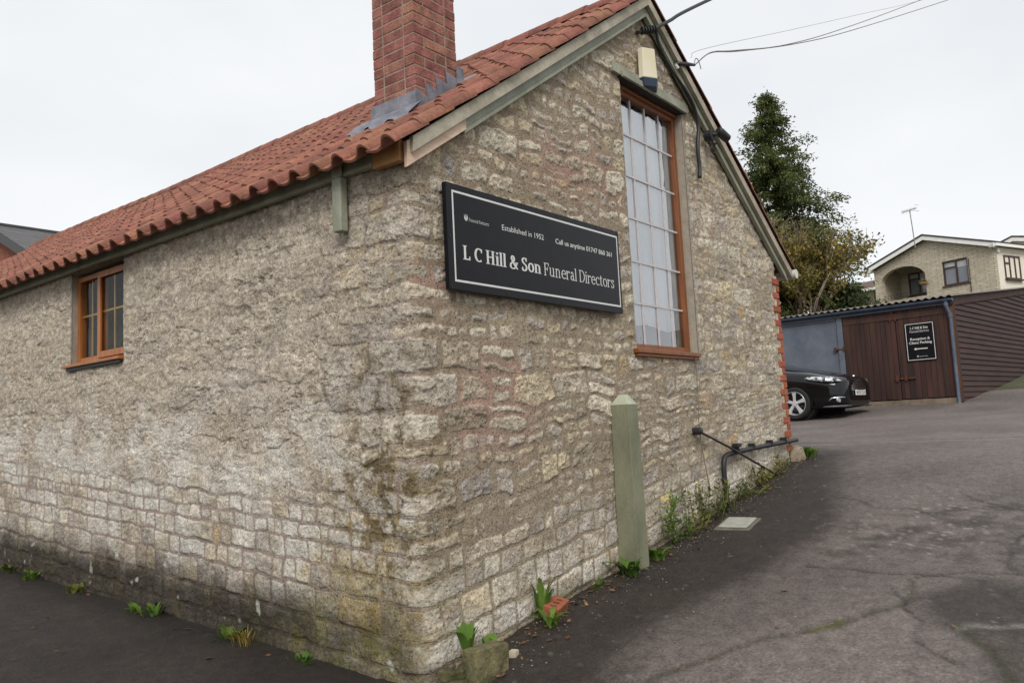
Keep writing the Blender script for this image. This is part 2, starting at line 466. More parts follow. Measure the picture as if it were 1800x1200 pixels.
    for k in range(16):
        rr = random.Random(100 + k)
        x0, y0 = rr.uniform(2.0, 4.6), rr.uniform(-3.6, -1.6); a = rr.uniform(0, 6.28); pts = [(x0, y0)]
        for j in range(4):
            a += rr.uniform(-0.9, 0.9); x0 += 0.28 * math.cos(a); y0 += 0.28 * math.sin(a); pts.append((x0, y0))
        crack(pts, 0.016, 0.006, C(52, 47, 45), 0.75)
    # moss on the joints
    ms = sstep(0.1, 0.5, fbm(X * 3.2, Y * 3.2, 12)) * np.exp(-(line_d(wx, wy, [(1.7, -2.33), (1.35, -2.5), (1.1, -2.62), (0.5, -2.8)]) / 0.06) ** 2)
    ms = np.maximum(ms, 0.8 * sstep(0.0, 0.5, fbm(X * 4, Y * 4, 13)) * np.exp(-(((X - 1.75) / 0.22) ** 2 + ((Y + 0.55) / 0.13) ** 2)))
    ms = np.maximum(ms, 0.8 * np.exp(-(line_d(wx, wy, [(1.3, -1.62), (1.5, -1.75)]) / 0.03) ** 2))
    col = mix(col, C(84, 86, 30), np.clip(ms, 0, 1)[..., None]); Z = Z + 0.006 * ms
    # dirt hugging the wall foot
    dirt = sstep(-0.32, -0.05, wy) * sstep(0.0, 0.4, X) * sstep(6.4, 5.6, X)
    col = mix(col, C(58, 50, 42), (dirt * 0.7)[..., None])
    o = np_mesh('driveway', np.stack([X, Y, Z], -1).reshape(-1, 3), grid_faces(*X.shape), tar, col=col.reshape(-1, 3))
    tag(o, kind='structure')
    # pavement by the long side wall
    xs = np.concatenate([np.linspace(-8.5, -3, 40)[:-1], graded(-3, -0.72, 0.04, 0.03), np.linspace(-0.70, 0.3, 34)])
    ys = np.concatenate([np.linspace(-9.5, -0.6, 60)[:-1], graded(-0.6, 7.0, 0.03, 0.06), np.linspace(7.2, 16, 40)])
    X, Y = np.meshgrid(xs, ys, indexing='ij')
    low = sstep(-0.72, -0.55, X) * (1 - sstep(0.5, 0.2, -Y)) * 0      # one level with the drive
    cut = sstep(-0.86, -0.6, X) * sstep(0.12, -0.25, Y)                # tucked under the drive sheet
    Z = gz(X, Y) + 0.010 * fbm(X * 0.9, Y * 0.9, 3) + 0.003 * fbm(X * 6, Y * 6, 44) - 0.05 * cut
    Z = Z + 0.004 * (1 - cut)
    n1 = fbm(X * 0.8, Y * 0.8, 45)[..., None]; n2 = fbm(X * 4, Y * 4, 46)[..., None]
    col = mix(C(42, 36, 34), C(64, 56, 52), np.clip(0.5 + 1.0 * n1 + 0.35 * n2, 0, 1))
    foot = sstep(-0.5, -0.05, X + 0.12 * fbm(Y * 2, X * 2, 48))
    col = mix(col, C(40, 34, 28), (0.7 * foot)[..., None])
    col = mix(col, C(62, 62, 30), (0.45 * sstep(0.25, 0.6, fbm(X * 1.7, Y * 1.7, 49)) * sstep(-1.8, -0.5, X))[..., None])
    o = np_mesh('pavement', np.stack([X, Y, Z], -1).reshape(-1, 3), grid_faces(*X.shape), tar, col=col.reshape(-1, 3))
    tag(o, kind='structure')
build_ground()
# ================================================================ STONE BUILDING: walls
SLOPE = 0.685
WG, LEN = 5.76, 12.6                         # gable width, length of the side wall
APEX_X = 2.95
def roof_z(x):                               # top plane of the tiles (mean)
    return 2.994 + SLOPE * np.minimum(x, 2 * APEX_X - x)
building = thing('stone_building', 'old rubble stone building with red pantile roof and brick chimney', 'building', (0, 0, 0))
RC = 0.07; ARC = RC * math.pi / 4; OFF = RC - ARC
# openings: (s0, s1, z0, z1)
TALL = (2.52, 3.64, 1.83, 4.10)
LWIN = (3.385, 4.36, 1.985, 2.82)            # along y on the side wall
def s_of_x(x): return x - OFF
def s_of_y(y): return -(y - OFF)

def build_walls():
    rng = np.random.RandomState(7)
    yl = graded(ARC, s_of_x(6.35), 0.0072, 0.0145)
    far = np.linspace(6.5, LEN, 40)
    xl = graded(ARC, s_of_x(WG), 0.0072, 0.0115)
    mid = np.linspace(-ARC, ARC, 15)[1:-1]
    S = np.concatenate([-far[::-1], -yl[::-1], mid, xl])
    Zs = np.linspace(-0.36, 4.98, 690)
    def snap(A, vals):
        for v in vals:
            i = np.argmin(abs(A - v)); A[i] = v
        return A
    S = snap(S, [s_of_x(TALL[0]), s_of_x(TALL[1]), s_of_y(LWIN[0]), s_of_y(LWIN[1])])
    Zs = snap(Zs, [TALL[2], TALL[3], LWIN[2], LWIN[3]])
    ns, nz_ = len(S), len(Zs)
    s, z = np.meshgrid(S, Zs, indexing='ij')
    need = z < np.where(s < 0, 2.9, roof_z(np.maximum(s + OFF, 0)) - 0.05)
    remap = np.full(s.size, -1); remap[need.ravel()] = np.arange(need.sum())
    s, z = s[need], z[need]
    a = np.abs(s); left = s < 0
    lf = sstep(0.07, -0.07, s + 0.08 * fbm(s * 7, z * 7, 64, 3))          # soft change of surface round the corner
    # ---- course space: the beds run with the ground low down and level off higher up
    zc = z.copy()
    for it in range(8):
        tl = 0.066 * sstep(2.3, 0.7, zc); tg = 0.125 * sstep(1.9, 0.3, zc)
        zc = z - np.where(left, tl, tg) * a
    # zones
    squared = np.where(left, sstep(1.0, 0.6, zc + 0.22 * fbm(s * 1.6, z * 2, 60, 3)), sstep(0.75, 0.35, zc))
    eroded = np.where(left, sstep(0.55, 1.0, zc + 0.25 * fbm(s * 1.6, z * 2, 60, 3)) * sstep(0.0, 0.7, a + 0.25 * fbm(s * 2, z * 2, 62)), 0.0)
    er_g = np.where(~left, sstep(3.4, 4.0, s + 0.3 * fbm(s, z, 63)) * 0.55, 0)
    amp = mix(0.042, 0.021, squared) * (1 - 0.4 * np.exp(-(s / 0.4) ** 2))
    sw = s + amp * fbm(s * 5.0, z * 5.5, 1, 3) * 1.6
    zw = zc + amp * 0.9 * fbm(s * 4.2, z * 6.0, 2, 3) * 1.6 + mix(0.075, 0.0, squared) * (1 - 0.75 * np.exp(-(s / 0.5) ** 2)) * fbm(s * 1.7, z * 1.1, 4, 2)
    # ---- courses
    zb = [-0.46]
    while zb[-1] < 5.2:
        h = rng.uniform(0.09, 0.185) if zb[-1] < 0.7 else rng.choice([0.10, 0.13, 0.16, 0.20]) * rng.uniform(0.9, 1.15)
        zb.append(zb[-1] + h)
    zb = np.array(zb); nc = len(zb) - 1
    Ls, Rs, Ks, Sp = [], [], [], []
    for k in range(nc):
        h = zb[k + 1] - zb[k]; zz = zb[k]
        q = (0.16, 0.30) if k % 2 else (0.30, 0.17)
        q = (q[0] * rng.uniform(0.8, 1.25), q[1] * rng.uniform(0.8, 1.25))
        br = [-q[0], q[1]]
        while br[0] > -LEN - 0.5:
            w = h * np.exp(rng.normal(0.25, 0.42)) if zz < 0.75 else rng.uniform(0.8, 2.8) * h
            if -br[0] > 6.4: w *= 3
            br.insert(0, br[0] - max(w, 0.07))
        while br[-1] < WG + 0.5:
            w = h * np.exp(rng.normal(0.3, 0.40)) if zz < 0.6 else rng.uniform(0.8, 2.2) * h
            br.append(br[-1] + max(w, 0.08))
        for i in range(len(br) - 1):
            Ls.append(br[i]); Rs.append(br[i + 1]); Ks.append(k)
            p = 0.0
            if h > 0.125 and zz > 0.6 and (Rs[-1] - Ls[-1]) < 0.42: p = 0.5 if br[i] > 0 else 0.3
            if br[i] < 0.45 and br[i + 1] > -0.45: p *= 0.15
            Sp.append(rng.uniform(0.35, 0.65) if rng.rand() < p else 0.0)
    Ls, Rs, Ks, Sp = map(np.array, (Ls, Rs, Ks, Sp))
    key = Ks * 1000.0 + Ls
    k = np.clip(np.searchsorted(zb, zw.ravel(), side='right') - 1, 0, nc - 1)
    ci = np.clip(np.searchsorted(key, k * 1000.0 + sw.ravel(), side='right') - 1, 0, len(key) - 1)
    ci = ci.reshape(s.shape); k = k.reshape(s.shape)
    b0, t0 = zb[k], zb[k + 1]
    sp = Sp[ci]; zm = b0 + sp * (t0 - b0)
    up = (sp > 0) & (zw > zm)
    b1 = np.where(up, zm, b0); t1 = np.where((sp > 0) & ~up, zm, t0)
    sid = ci * 2 + up
    nst = len(key) * 2
    R = lambda lo, hi: rng.uniform(lo, hi, nst)
    hx = (Rs[ci] - Ls[ci]) / 2; hz = (t1 - b1) / 2
    px_, pz_ = sw - (Ls[ci] + Rs[ci]) / 2, zw - (b1 + t1) / 2
    rad = np.minimum(np.minimum(R(0.018, 0.06)[sid], hx * 0.85), hz * 0.85) * mix(1.0, 0.55, squared)
    qx, qz = np.abs(px_) - (hx - rad), np.abs(pz_) - (hz - rad)
    d = -(np.hypot(np.maximum(qx, 0), np.maximum(qz, 0)) + np.minimum(np.maximum(qx, qz), 0) - rad)
    rub = np.where(left, 0, 1 - squared) * (1 - er_g * 0.8)
    mw = R(0.0035, 0.010)[sid] + rub * R(0.001, 0.022)[sid] + 0.004 * fbm(s * 14, z * 14, 3, 2)
    E_ = np.clip(eroded + er_g, 0, 1)
    mw = mw * mix(1, 0.45, E_)
    inside = sstep(0.0, 0.005, d - mw)
    dome = sstep(-0.004, 0.020, d - mw)
    proud = R(0.008, 0.026)[sid]
    tiltx = R(-0.05, 0.05)[sid]; tiltz = R(-0.06, 0.10)[sid]
    h_st = proud * mix(1.0, 0.42, E_) * mix(0.55, 0.5, squared) * (1 - 0.35 * np.exp(-(s / 0.4) ** 2)) + (tiltx * px_ - tiltz * pz_) * mix(1.0, 0.6, E_)
    # broken, chipped faces
    f1 = fbm(s * 9, z * 10, 20, 5, 0.6); f2 = fbm(s * 30, z * 34, 21, 3, 0.62)
    ws, wz = s + 0.018 * fbm(s * 12, z * 12, 70, 3), z + 0.018 * fbm(s * 12, z * 12, 71, 3)
    fa, ea = facets(ws * 11, wz * 15, 5, slope=1.6); fb_, eb = facets(ws * 26, wz * 36, 6, slope=1.5); fc_, ec = facets(ws * 58, wz * 74, 7, slope=1.3)
    chip = 0.0085 * fa + 0.0065 * fb_ + 0.0045 * fc_
    calm = mix(0.35, 1.15, sstep(-0.35, 0.45, fbm(s * 1.9, z * 2.4, 75, 4)))
    rid = 1 - np.abs(fbm(s * 5.0, z * 11, 22, 4, 0.6)) * 2.2
    crk = sstep(0.36, 0.62, fbm(s * 4.2 + 3, z * 15, 23, 4, 0.62))
    fiss = sstep(0.035, 0.0, np.abs(fbm(s * 2.6, z * 7.5, 24, 5, 0.6))) * sstep(-0.1, 0.3, fbm(s * 1.7, z * 1.7, 72))
    mort = 0.0065 + 0.003 * f1 + 0.003 * f2
    h = mort + dome * (h_st - 0.004) + dome * (chip + 0.008 * f1 + 0.004 * f2) * mix(1, 0.62, squared)
    # old mortar smeared over the joints and stone edges
    smear = sstep(0.16, 0.46, fbm(s * 3.1, z * 3.4, 73, 4, 0.55)) * (1 - squared * 0.5) * (1 - eroded)
    flush = (1 - lf) * np.exp(-((z - 0.85 - 0.06 * s) / 0.55) ** 2) * sstep(-0.25, 0.3, fbm(s * 2.2 + 5, z * 2.2, 76, 3)) * sstep(0.05, 0.4, s)
    smear = np.maximum(smear, 0.85 * flush)
    lvl = 0.011 + 0.004 * flush + 0.004 * fbm(s * 6, z * 6, 74, 3) + 0.002 * f2
    covered = smear * sstep(0.004, -0.004, h - lvl)
    h = mix(h, np.maximum(h, lvl), smear)
    # flaking face of the side wall
    flk = (0.55 * chip + 0.010 * np.minimum(rid, 0.7)) * calm + 0.007 * f1 + 0.010 * facets(ws * 4.2, wz * 10, 9, slope=0.9)[0]
    h = mix(h, 0.62 * (mort + dome * h_st) + flk - 0.002, E_ * 0.92) - E_ * (0.022 * crk * calm + 0.015 * fiss)
    h = h + 0.022 * fbm(s * 0.7, z * 0.8, 25, 3)
    ledge = sstep(0.0, 0.6, np.sin(zc * 9 + 1.7 * fbm(s * 1.2, z * 1.5, 26))) * eroded
    h = h + 0.005 * ledge
    # the corner swells and is battered at the foot, a crusty patch overhangs at mid height
    cw = np.exp(-(s / 0.45) ** 2)
    h = h + 0.03 * sstep(0.5, -0.2, z) * np.exp(-(s / 0.9) ** 2)
    h = h + cw * 0.02 * fbm(s * 3, z * 3, 27) + 0.025 * np.exp(-((s + 0.1) / 0.25) ** 2 - ((z - 1.05) / 0.22) ** 2)
    # openings: plain cement margins, the relief dies out at their edges
    def rect(s0, s1, z0, z1):
        return np.maximum(np.maximum(s0 - s, s - s1), np.maximum(z0 - z, z - z1))
    T = rect(s_of_x(TALL[0]), s_of_x(TALL[1]), TALL[2], TALL[3])
    L = rect(s_of_y(LWIN[1]), s_of_y(LWIN[0]), LWIN[2], LWIN[3])
    cem = np.zeros_like(s)
    rt = (s - s_of_x(TALL[1])) + 0.02 * fbm(s * 6, z * 6, 28)
    cem = np.maximum(cem, sstep(0.05, 0.02, rt) * (s > s_of_x(TALL[1]) - 0.01) * (z < 4.12) * (z > 1.78))
    lt = (s_of_y(LWIN[1]) - s) + 0.015 * fbm(s * 6, z * 6, 29)
    cem = np.maximum(cem, sstep(0.03, 0.01, lt) * (s < s_of_y(LWIN[1]) + 0.01) * (z > 1.97))
    dmp = np.minimum(sstep(0.0, 0.04, T), sstep(0.0, 0.04, L))
    h = mix(h, 0.006 + 0.003 * f1, cem)
    h = h * mix(0.3, 1, dmp)
    # ---- colours (stone, mortar, lichen, lime, damp and soot)
    pal = np.array([C(180, 168, 150), C(172, 162, 148), C(188, 178, 160), C(162, 150, 132), C(178, 164, 140), C(168, 158, 146)])
    pc = pal[rng.randint(0, len(pal), nst)] * R(0.86, 1.10)[:, None]
    odd = rng.rand(nst); pc[odd > 0.992] = C(174, 152, 120); pc[(odd > 0.95) & (odd < 0.965)] = C(150, 142, 134)
    st = pc[sid]
    mot = fbm(s * 7, z * 7, 40, 5, 0.6)[..., None]
    st = st * (1 + 0.34 * mot) * (1 + 0.16 * fbm(s * 30, z * 30, 41, 3)[..., None])
    pink = C(176, 164, 149); 
    lz = eroded[..., None]
    st = mix(st, pink * (1 + 0.26 * mot) * (0.93 + 0.14 * (R(0, 1)[sid])[..., None]), lz * 0.72)
    st = st * (1 + 0.16 * fb_ + 0.14 * fc_ + 0.08 * fa)[..., None]
    st = st * (1 + E_ * (0.20 * fb_ + 0.22 * sstep(0.25, 0.6, f2) - 0.30 * sstep(0.30, 0.55, -f2)))[..., None]
    # grey-white lichen bloom, low on the side wall and along the foot of the gable
    bl = sstep(-0.05, 0.45, fbm(s * 2.2, z * 2.6, 42, 5, 0.6) + 0.25 * np.exp(-((zc - 0.75) / 0.45) ** 2)) * lf
    st = mix(st, C(206, 201, 192), (0.72 * bl * sstep(2.1, 0.95, zc))[..., None])
    lim = (1 - lf) * sstep(0.55, 0.05, zc + 0.2 * fbm(s * 2, z * 2, 43)) * sstep(-0.3, 0.35, fbm(s * 6, z * 6, 44, 4, 0.6))
    st = mix(st, C(206, 200, 190), (0.75 * lim)[..., None])
    fl = sstep(0.42, 0.6, fbm(s * 16, z * 16, 45, 3)) * 0.6
    st = mix(st, C(206, 200, 188), fl[..., None] * mix(0.9, 0.35, E_)[..., None])
    # mortar
    st = np.where(left[..., None], st, st * 1.05)
    mo_l = C(150, 134, 124); mo_g = C(148, 134, 115)
    mo = mix(mo_g, mo_l, lf[..., None]) * (1 + 0.16 * mot)
    pk = np.exp(-((s - 0.62) / 0.5) ** 2 - ((z - 1.42) / 0.34) ** 2) + np.exp(-((s - 3.95) / 0.45) ** 2 - ((z - 3.15) / 0.3) ** 2) * 0.9 \
        + 0.8 * np.exp(-((s - 1.8) / 0.7) ** 2 - ((z - 3.15) / 0.28) ** 2) + np.exp(-((s - 0.12) / 0.2) ** 2 - ((z - 2.15) / 0.12) ** 2)
    pk = np.clip(pk * 1.2 - 0.12 + 0.8 * fbm(s * 2.5, z * 2.5, 46, 4), 0, 1) * (~left)
    mo = mix(mo, C(164, 132, 119), (0.75 * pk)[..., None])
    buff = sstep(0.1, 0.5, fbm(s * 1.3 + 9, z * 1.3, 47)) * (~left) * (1 - pk)
    mo = mix(mo, C(164, 150, 127), (0.7 * buff)[..., None])
    mo = mix(mo, st * 0.95, (E_ * 0.8)[..., None])
    col = mix(mo, st, (inside * (1 - 0.85 * covered))[..., None])
    # pink wash of old mortar smeared over the stones
    col = mix(col, C(172, 138, 124), (0.35 * pk * sstep(0, 0.4, fbm(s * 5, z * 5, 48)))[..., None])
    # ochre and yellow lichen at the corner
    oc = sstep(-0.02, 0.38, fbm(s * 10, z * 10, 49, 5, 0.68)) * np.exp(-((s + 0.32) / 0.5) ** 2) * (sstep(1.4, 0.9, z) + 0.6 * np.exp(-((z - 2.3) / 0.35) ** 2))
    col = mix(col, C(140, 118, 64), np.clip(0.95 * oc, 0, 0.75)[..., None])
    # brown crust at the corner and thin dirt runs
    br_ = sstep(-0.10, 0.32, fbm(s * 6.5, z * 8, 50, 5, 0.72)) * np.exp(-((s + 0.24) / 0.42) ** 2) * (np.exp(-((z - 0.95) / 0.30) ** 2) + 0.75 * np.exp(-((z - 0.5) / 0.28) ** 2) + 0.6 * np.exp(-((z - 1.5) / 0.3) ** 2))
    col = mix(col, C(96, 82, 52), np.clip(1.5 * br_, 0, 0.85)[..., None])
    tint = np.exp(-((s + 0.42) / 0.5) ** 2) * sstep(0.95, 0.1, z) * sstep(-0.4, 0.3, fbm(s * 6, z * 6, 57, 4, 0.65))
    col = mix(col, C(142, 128, 84) * (1 + 0.3 * mot), (0.55 * tint)[..., None])
    # damp, black-green foot of the side wall
    gl = mix(gz(a, 0 * s), gz(-0.05 + 0 * s, a), lf)
    dz = z - gl + 0.14 * fbm(s * 2.6, z * 3, 51, 4)
    damp = mix(sstep(0.14, -0.02, dz) * 0.8, sstep(0.52, 0.20, dz) * mix(0.72, 1, sstep(0.2, 1.2, a)), lf)
    dcol = mix(C(60, 53, 40), C(104, 98, 62), sstep(-0.1, 0.4, fbm(s * 5, z * 5, 52))[..., None])
    dcol = mix(dcol, C(38, 33, 27), (sstep(0.6, 1.6, a) * lf)[..., None] * 0.85)
    keep = sstep(0.3, 0.6, fbm(s * 8, z * 8, 53, 4, 0.6))
    col = mix(col, dcol * (1 + 0.3 * mot), (damp * mix(0.92, 0.55, keep))[..., None])
    lic = sstep(0.46, 0.56, fbm(s * 7, z * 7, 54, 2)) * lf * sstep(0.7, 0.2, z - gl)
    col = mix(col, C(200, 200, 188), (0.55 * lic)[..., None])
    mg = sstep(-0.1, 0.35, fbm(s * 7, z * 7, 55, 5, 0.65)) * lf * sstep(0.55, 0.05, z - gl) * sstep(1.9, 0.4, a)
    col = mix(col, C(88, 88, 42), (0.75 * mg)[..., None])
    # white lime bleeding out of joints right of the post
    wl_ = (~left) * sstep(0.3, 0.6, fbm(s * 3, z * 2.2, 56, 4)) * np.exp(-((s - 3.4) / 1.2) ** 2 - ((z - 1.0) / 0.25) ** 2)
    col = mix(col, C(200, 194, 182), (0.8 * wl_ * (1 - 0.6 * inside))[..., None])
    col = mix(col, C(152, 144, 132) * (1 + 0.08 * mot), cem[..., None] * 0.92)
    dull = np.where(left, 1.0, mix(1.0, 0.90, sstep(2.6, 3.4, z)))
    col = np.clip(col * 1.13, 0.01, 0.85)
    # ---- positions
    th = np.clip((s + ARC) / (2 * ARC), 0, 1) * math.pi / 2
    bx = np.where(s > ARC, s + OFF, np.where(s < -ARC, 0.0, RC - RC * np.cos(th)))
    by = np.where(s < -ARC, -s + OFF, np.where(s > ARC, 0.0, RC - RC * np.sin(th)))
    nx, ny = -np.cos(th), -np.sin(th)
    V = np.stack([bx + nx * h, by + ny * h, z], -1).reshape(-1, 3)
    Fq = remap[grid_faces(ns, nz_)]; Fq = Fq[(Fq >= 0).all(1)]
    sf = s.ravel()[Fq].mean(1); zf = z.ravel()[Fq].mean(1)
    # kept faces: under the roof, outside the openings, bricks at the far corner left free
    top = np.where(sf < 0, 2.86, roof_z(np.maximum(sf + OFF, 0)) - 0.10)
    ok = (zf < top) & (zf > np.where(sf < 0, gz(-0.05, -sf), gz(np.maximum(sf, 0), 0)) - 0.16)
    ok &= ~((T.ravel()[Fq].mean(1) < 0) | (L.ravel()[Fq].mean(1) < 0))
    ok &= ~((sf > s_of_x(5.665)) & (zf > 0.82))
    # the toothed brick quoin lies over the last 10 cm
    fid = np.where(d.ravel()[Fq].min(1) > mw.ravel()[Fq].mean(1), sid.ravel()[Fq[:, 0]], -1)
    fid = np.where(cem.ravel()[Fq].max(1) > 0.3, -1, fid)
    Fq, fid, sf, zf = Fq[ok], fid[ok], sf[ok], zf[ok]
    colf = col.reshape(-1, 3)
    mat = vcol_mat('weathered limestone rubble', rough=0.95, fine=60, amp=0.36, amp2=0.18, bump=0.006, pit=0.9, spec=0.2)
    def sub(name, fs, parent, skirt=False, V=V):
        u, inv = np.unique(fs.ravel(), return_inverse=True)
        vv = V[u]; ff = inv.reshape(-1, 4); cc = colf[u]
        if skirt:                            # sides of the stone, bedded into the wall
            e = np.concatenate([ff[:, [i, (i + 1) % 4]] for i in range(4)])
            es = np.sort(e, 1); kk = es[:, 0].astype(np.int64) * len(u) + es[:, 1]
            _, first, cnt = np.unique(kk, return_index=True, return_counts=True)
            be = e[first[cnt == 1]]
            n0 = len(vv); tt = th.ravel()[u]
            inn = vv + 0.05 * np.stack([np.cos(tt), np.sin(tt), 0 * tt], -1)
            vv = np.concatenate([vv, inn]); cc = np.concatenate([cc, cc])
            ff = np.concatenate([ff, np.stack([be[:, 1], be[:, 0], be[:, 0] + n0, be[:, 1] + n0], -1)])
        return np_mesh(name, vv, ff, mat, parent, True, cc)
    side = sub('side_wall', Fq[(fid < 0) & (sf < 0)], building)
    gable = sub('gable_wall', Fq[(fid < 0) & (sf >= 0)], building)
    # how large each stone shows in the picture
    Fc = V[Fq].mean(1); nf = fid >= 0
    dv = Fc - CAM; dep = dv @ _f
    un = (dv @ CR) / dep * 1425.9 / 900; vn = (dv @ CU) / dep * 1425.9 / 600
    P3 = V[Fq]; nrm = np.cross(P3[:, 2] - P3[:, 0], P3[:, 3] - P3[:, 1])
    app = np.abs((nrm * dv).sum(1)) / (np.linalg.norm(dv, axis=1) * dep ** 2) * ((np.abs(un) < 1) & (np.abs(vn) < 1))
    app = app * (1 - 0.75 * E_.ravel()[Fq[:, 0]])
    size = np.bincount(fid[nf], weights=app[nf], minlength=nst)
    big = np.argsort(-size)[:300]; big = big[size[big] > 0]
    isbig = np.zeros(nst + 1, bool); isbig[big] = True
    bf = isbig[fid]
    order = np.argsort(fid[bf & nf], kind='stable'); fb = Fq[bf & nf][order]; ib = fid[bf & nf][order]; sb = sf[bf & nf][order]
    cuts = np.flatnonzero(np.diff(ib)) + 1
    for part, ss in zip(np.split(fb, cuts), np.split(sb, cuts)):
        sub('stone', part, side if ss.mean() < 0 else gable, True)
    rest = nf & ~bf
    tag(sub('rubble_stones', Fq[rest & (sf < 0)], side), kind='stuff')
    tag(sub('rubble_stones', Fq[rest & (sf >= 0)], gable), kind='stuff')
    # plain far side and end walls, which the camera does not see
    m = MB()
    m.box(WG - 0.30, WG - 0.02, 0.12, LEN, -0.2, 2.86)
    m.prism([(0.05, LEN, -0.2), (WG - 0.02, LEN, -0.2), (WG - 0.02, LEN, 2.8), (APEX_X, LEN, 4.8), (0.05, LEN, 2.8)], (0, -0.25, 0))
    m.build('rear_wall', pmat('plain rubble', C(150, 136, 116), C(176, 160, 136), scale=7, rough=0.95, bump=0.02, bscale=14), building)
    # brick quoin at the far corner of the gable
    bm_ = pmat('orange quoin brick', C(142, 74, 48), C(168, 94, 64), scale=14, rough=0.9, bump=0.004, bscale=50, objrand=0.14, speck=0.15)
    zq = 0.83; i = 0
    while zq < 2.74:
        hh = 0.066; long_ = i % 2 == 0
        x0 = 5.60 + rng.uniform(-0.012, 0.012) if long_ else 5.70 + rng.uniform(-0.012, 0.012)
        MB().box(x0, WG + rng.uniform(0, 0.008), -0.022 + rng.uniform(-0.006, 0.006), 0.2, zq, zq + hh).build('brick', bm_, gable, bevel=0.005)
        zq += 0.077; i += 1
    # flush mortar behind the bricks, whitewashed stones beside them
    m = MB(); m.box(5.645, WG - 0.012, -0.006, 0.18, 0.7, 2.78)
    m.build('quoin_mortar', pmat('lime mortar', C(172, 160, 140), C(196, 186, 168), scale=12, rough=0.95, bump=0.006, bscale=40), gable)
    return side, gable
SIDE, GABLE = build_walls()
# ================================================================ ROOF, CHIMNEY, BOARDS, WINDOWS
TH = math.atan(SLOPE); CT, ST_ = math.cos(TH), math.sin(TH)
EAVE_X = -0.205; CW = 0.2125; GAUGE = 0.272
def roof_pt(v, y, w, side=0):
    """v up the slope from the eave, w off the plane; side 1 is the far slope"""
    x = EAVE_X + v * CT - w * ST_; z = float(roof_z(EAVE_X)) + v * ST_ + w * CT
    return (x if side == 0 else 2 * APEX_X - x, y, z)

_TU = np.array([-0.012, -0.006, 0.002, 0.012, 0.026, 0.042, 0.058, 0.072, 0.083, 0.092, 0.104, 0.122, 0.148, 0.174, 0.196, 0.212, 0.222])
_TW = np.array([-0.010, 0.000, 0.012, 0.023, 0.032, 0.035, 0.032, 0.022, 0.008, -0.008, -0.020, -0.028, -0.031, -0.028, -0.022, -0.016, -0.014])
def tile_prof(us):
    """narrow round roll, then a wide shallow trough"""
    return np.interp(us, _TU, _TW)

def tile_shape():
    """one S-profile clay pantile: u across, v up the slope, w off the plane"""
    us = _TU; n = len(us) - 1
    prof = tile_prof(us)
    L = 0.335; t = 0.015; V = []; F = []
    for v, lift in ((0, 0.013), (L, 0.0)):
        for dw in (0, -t):
            for u, p in zip(us, prof): V.append((u, v, p + lift + dw))
    m = n + 1
    for i in range(n):
        F.append((i, i + 1, 2 * m + i + 1, 2 * m + i))                     # top
        F.append((m + i + 1, m + i, 3 * m + i, 3 * m + i + 1))             # underside
        F.append((i + 1, i, m + i, m + i + 1))                             # lower end
    F.append((0, 2 * m, 3 * m, m)); F.append((n, m + n, 3 * m + n, 2 * m + n))
    return np.array(V), np.array(F)

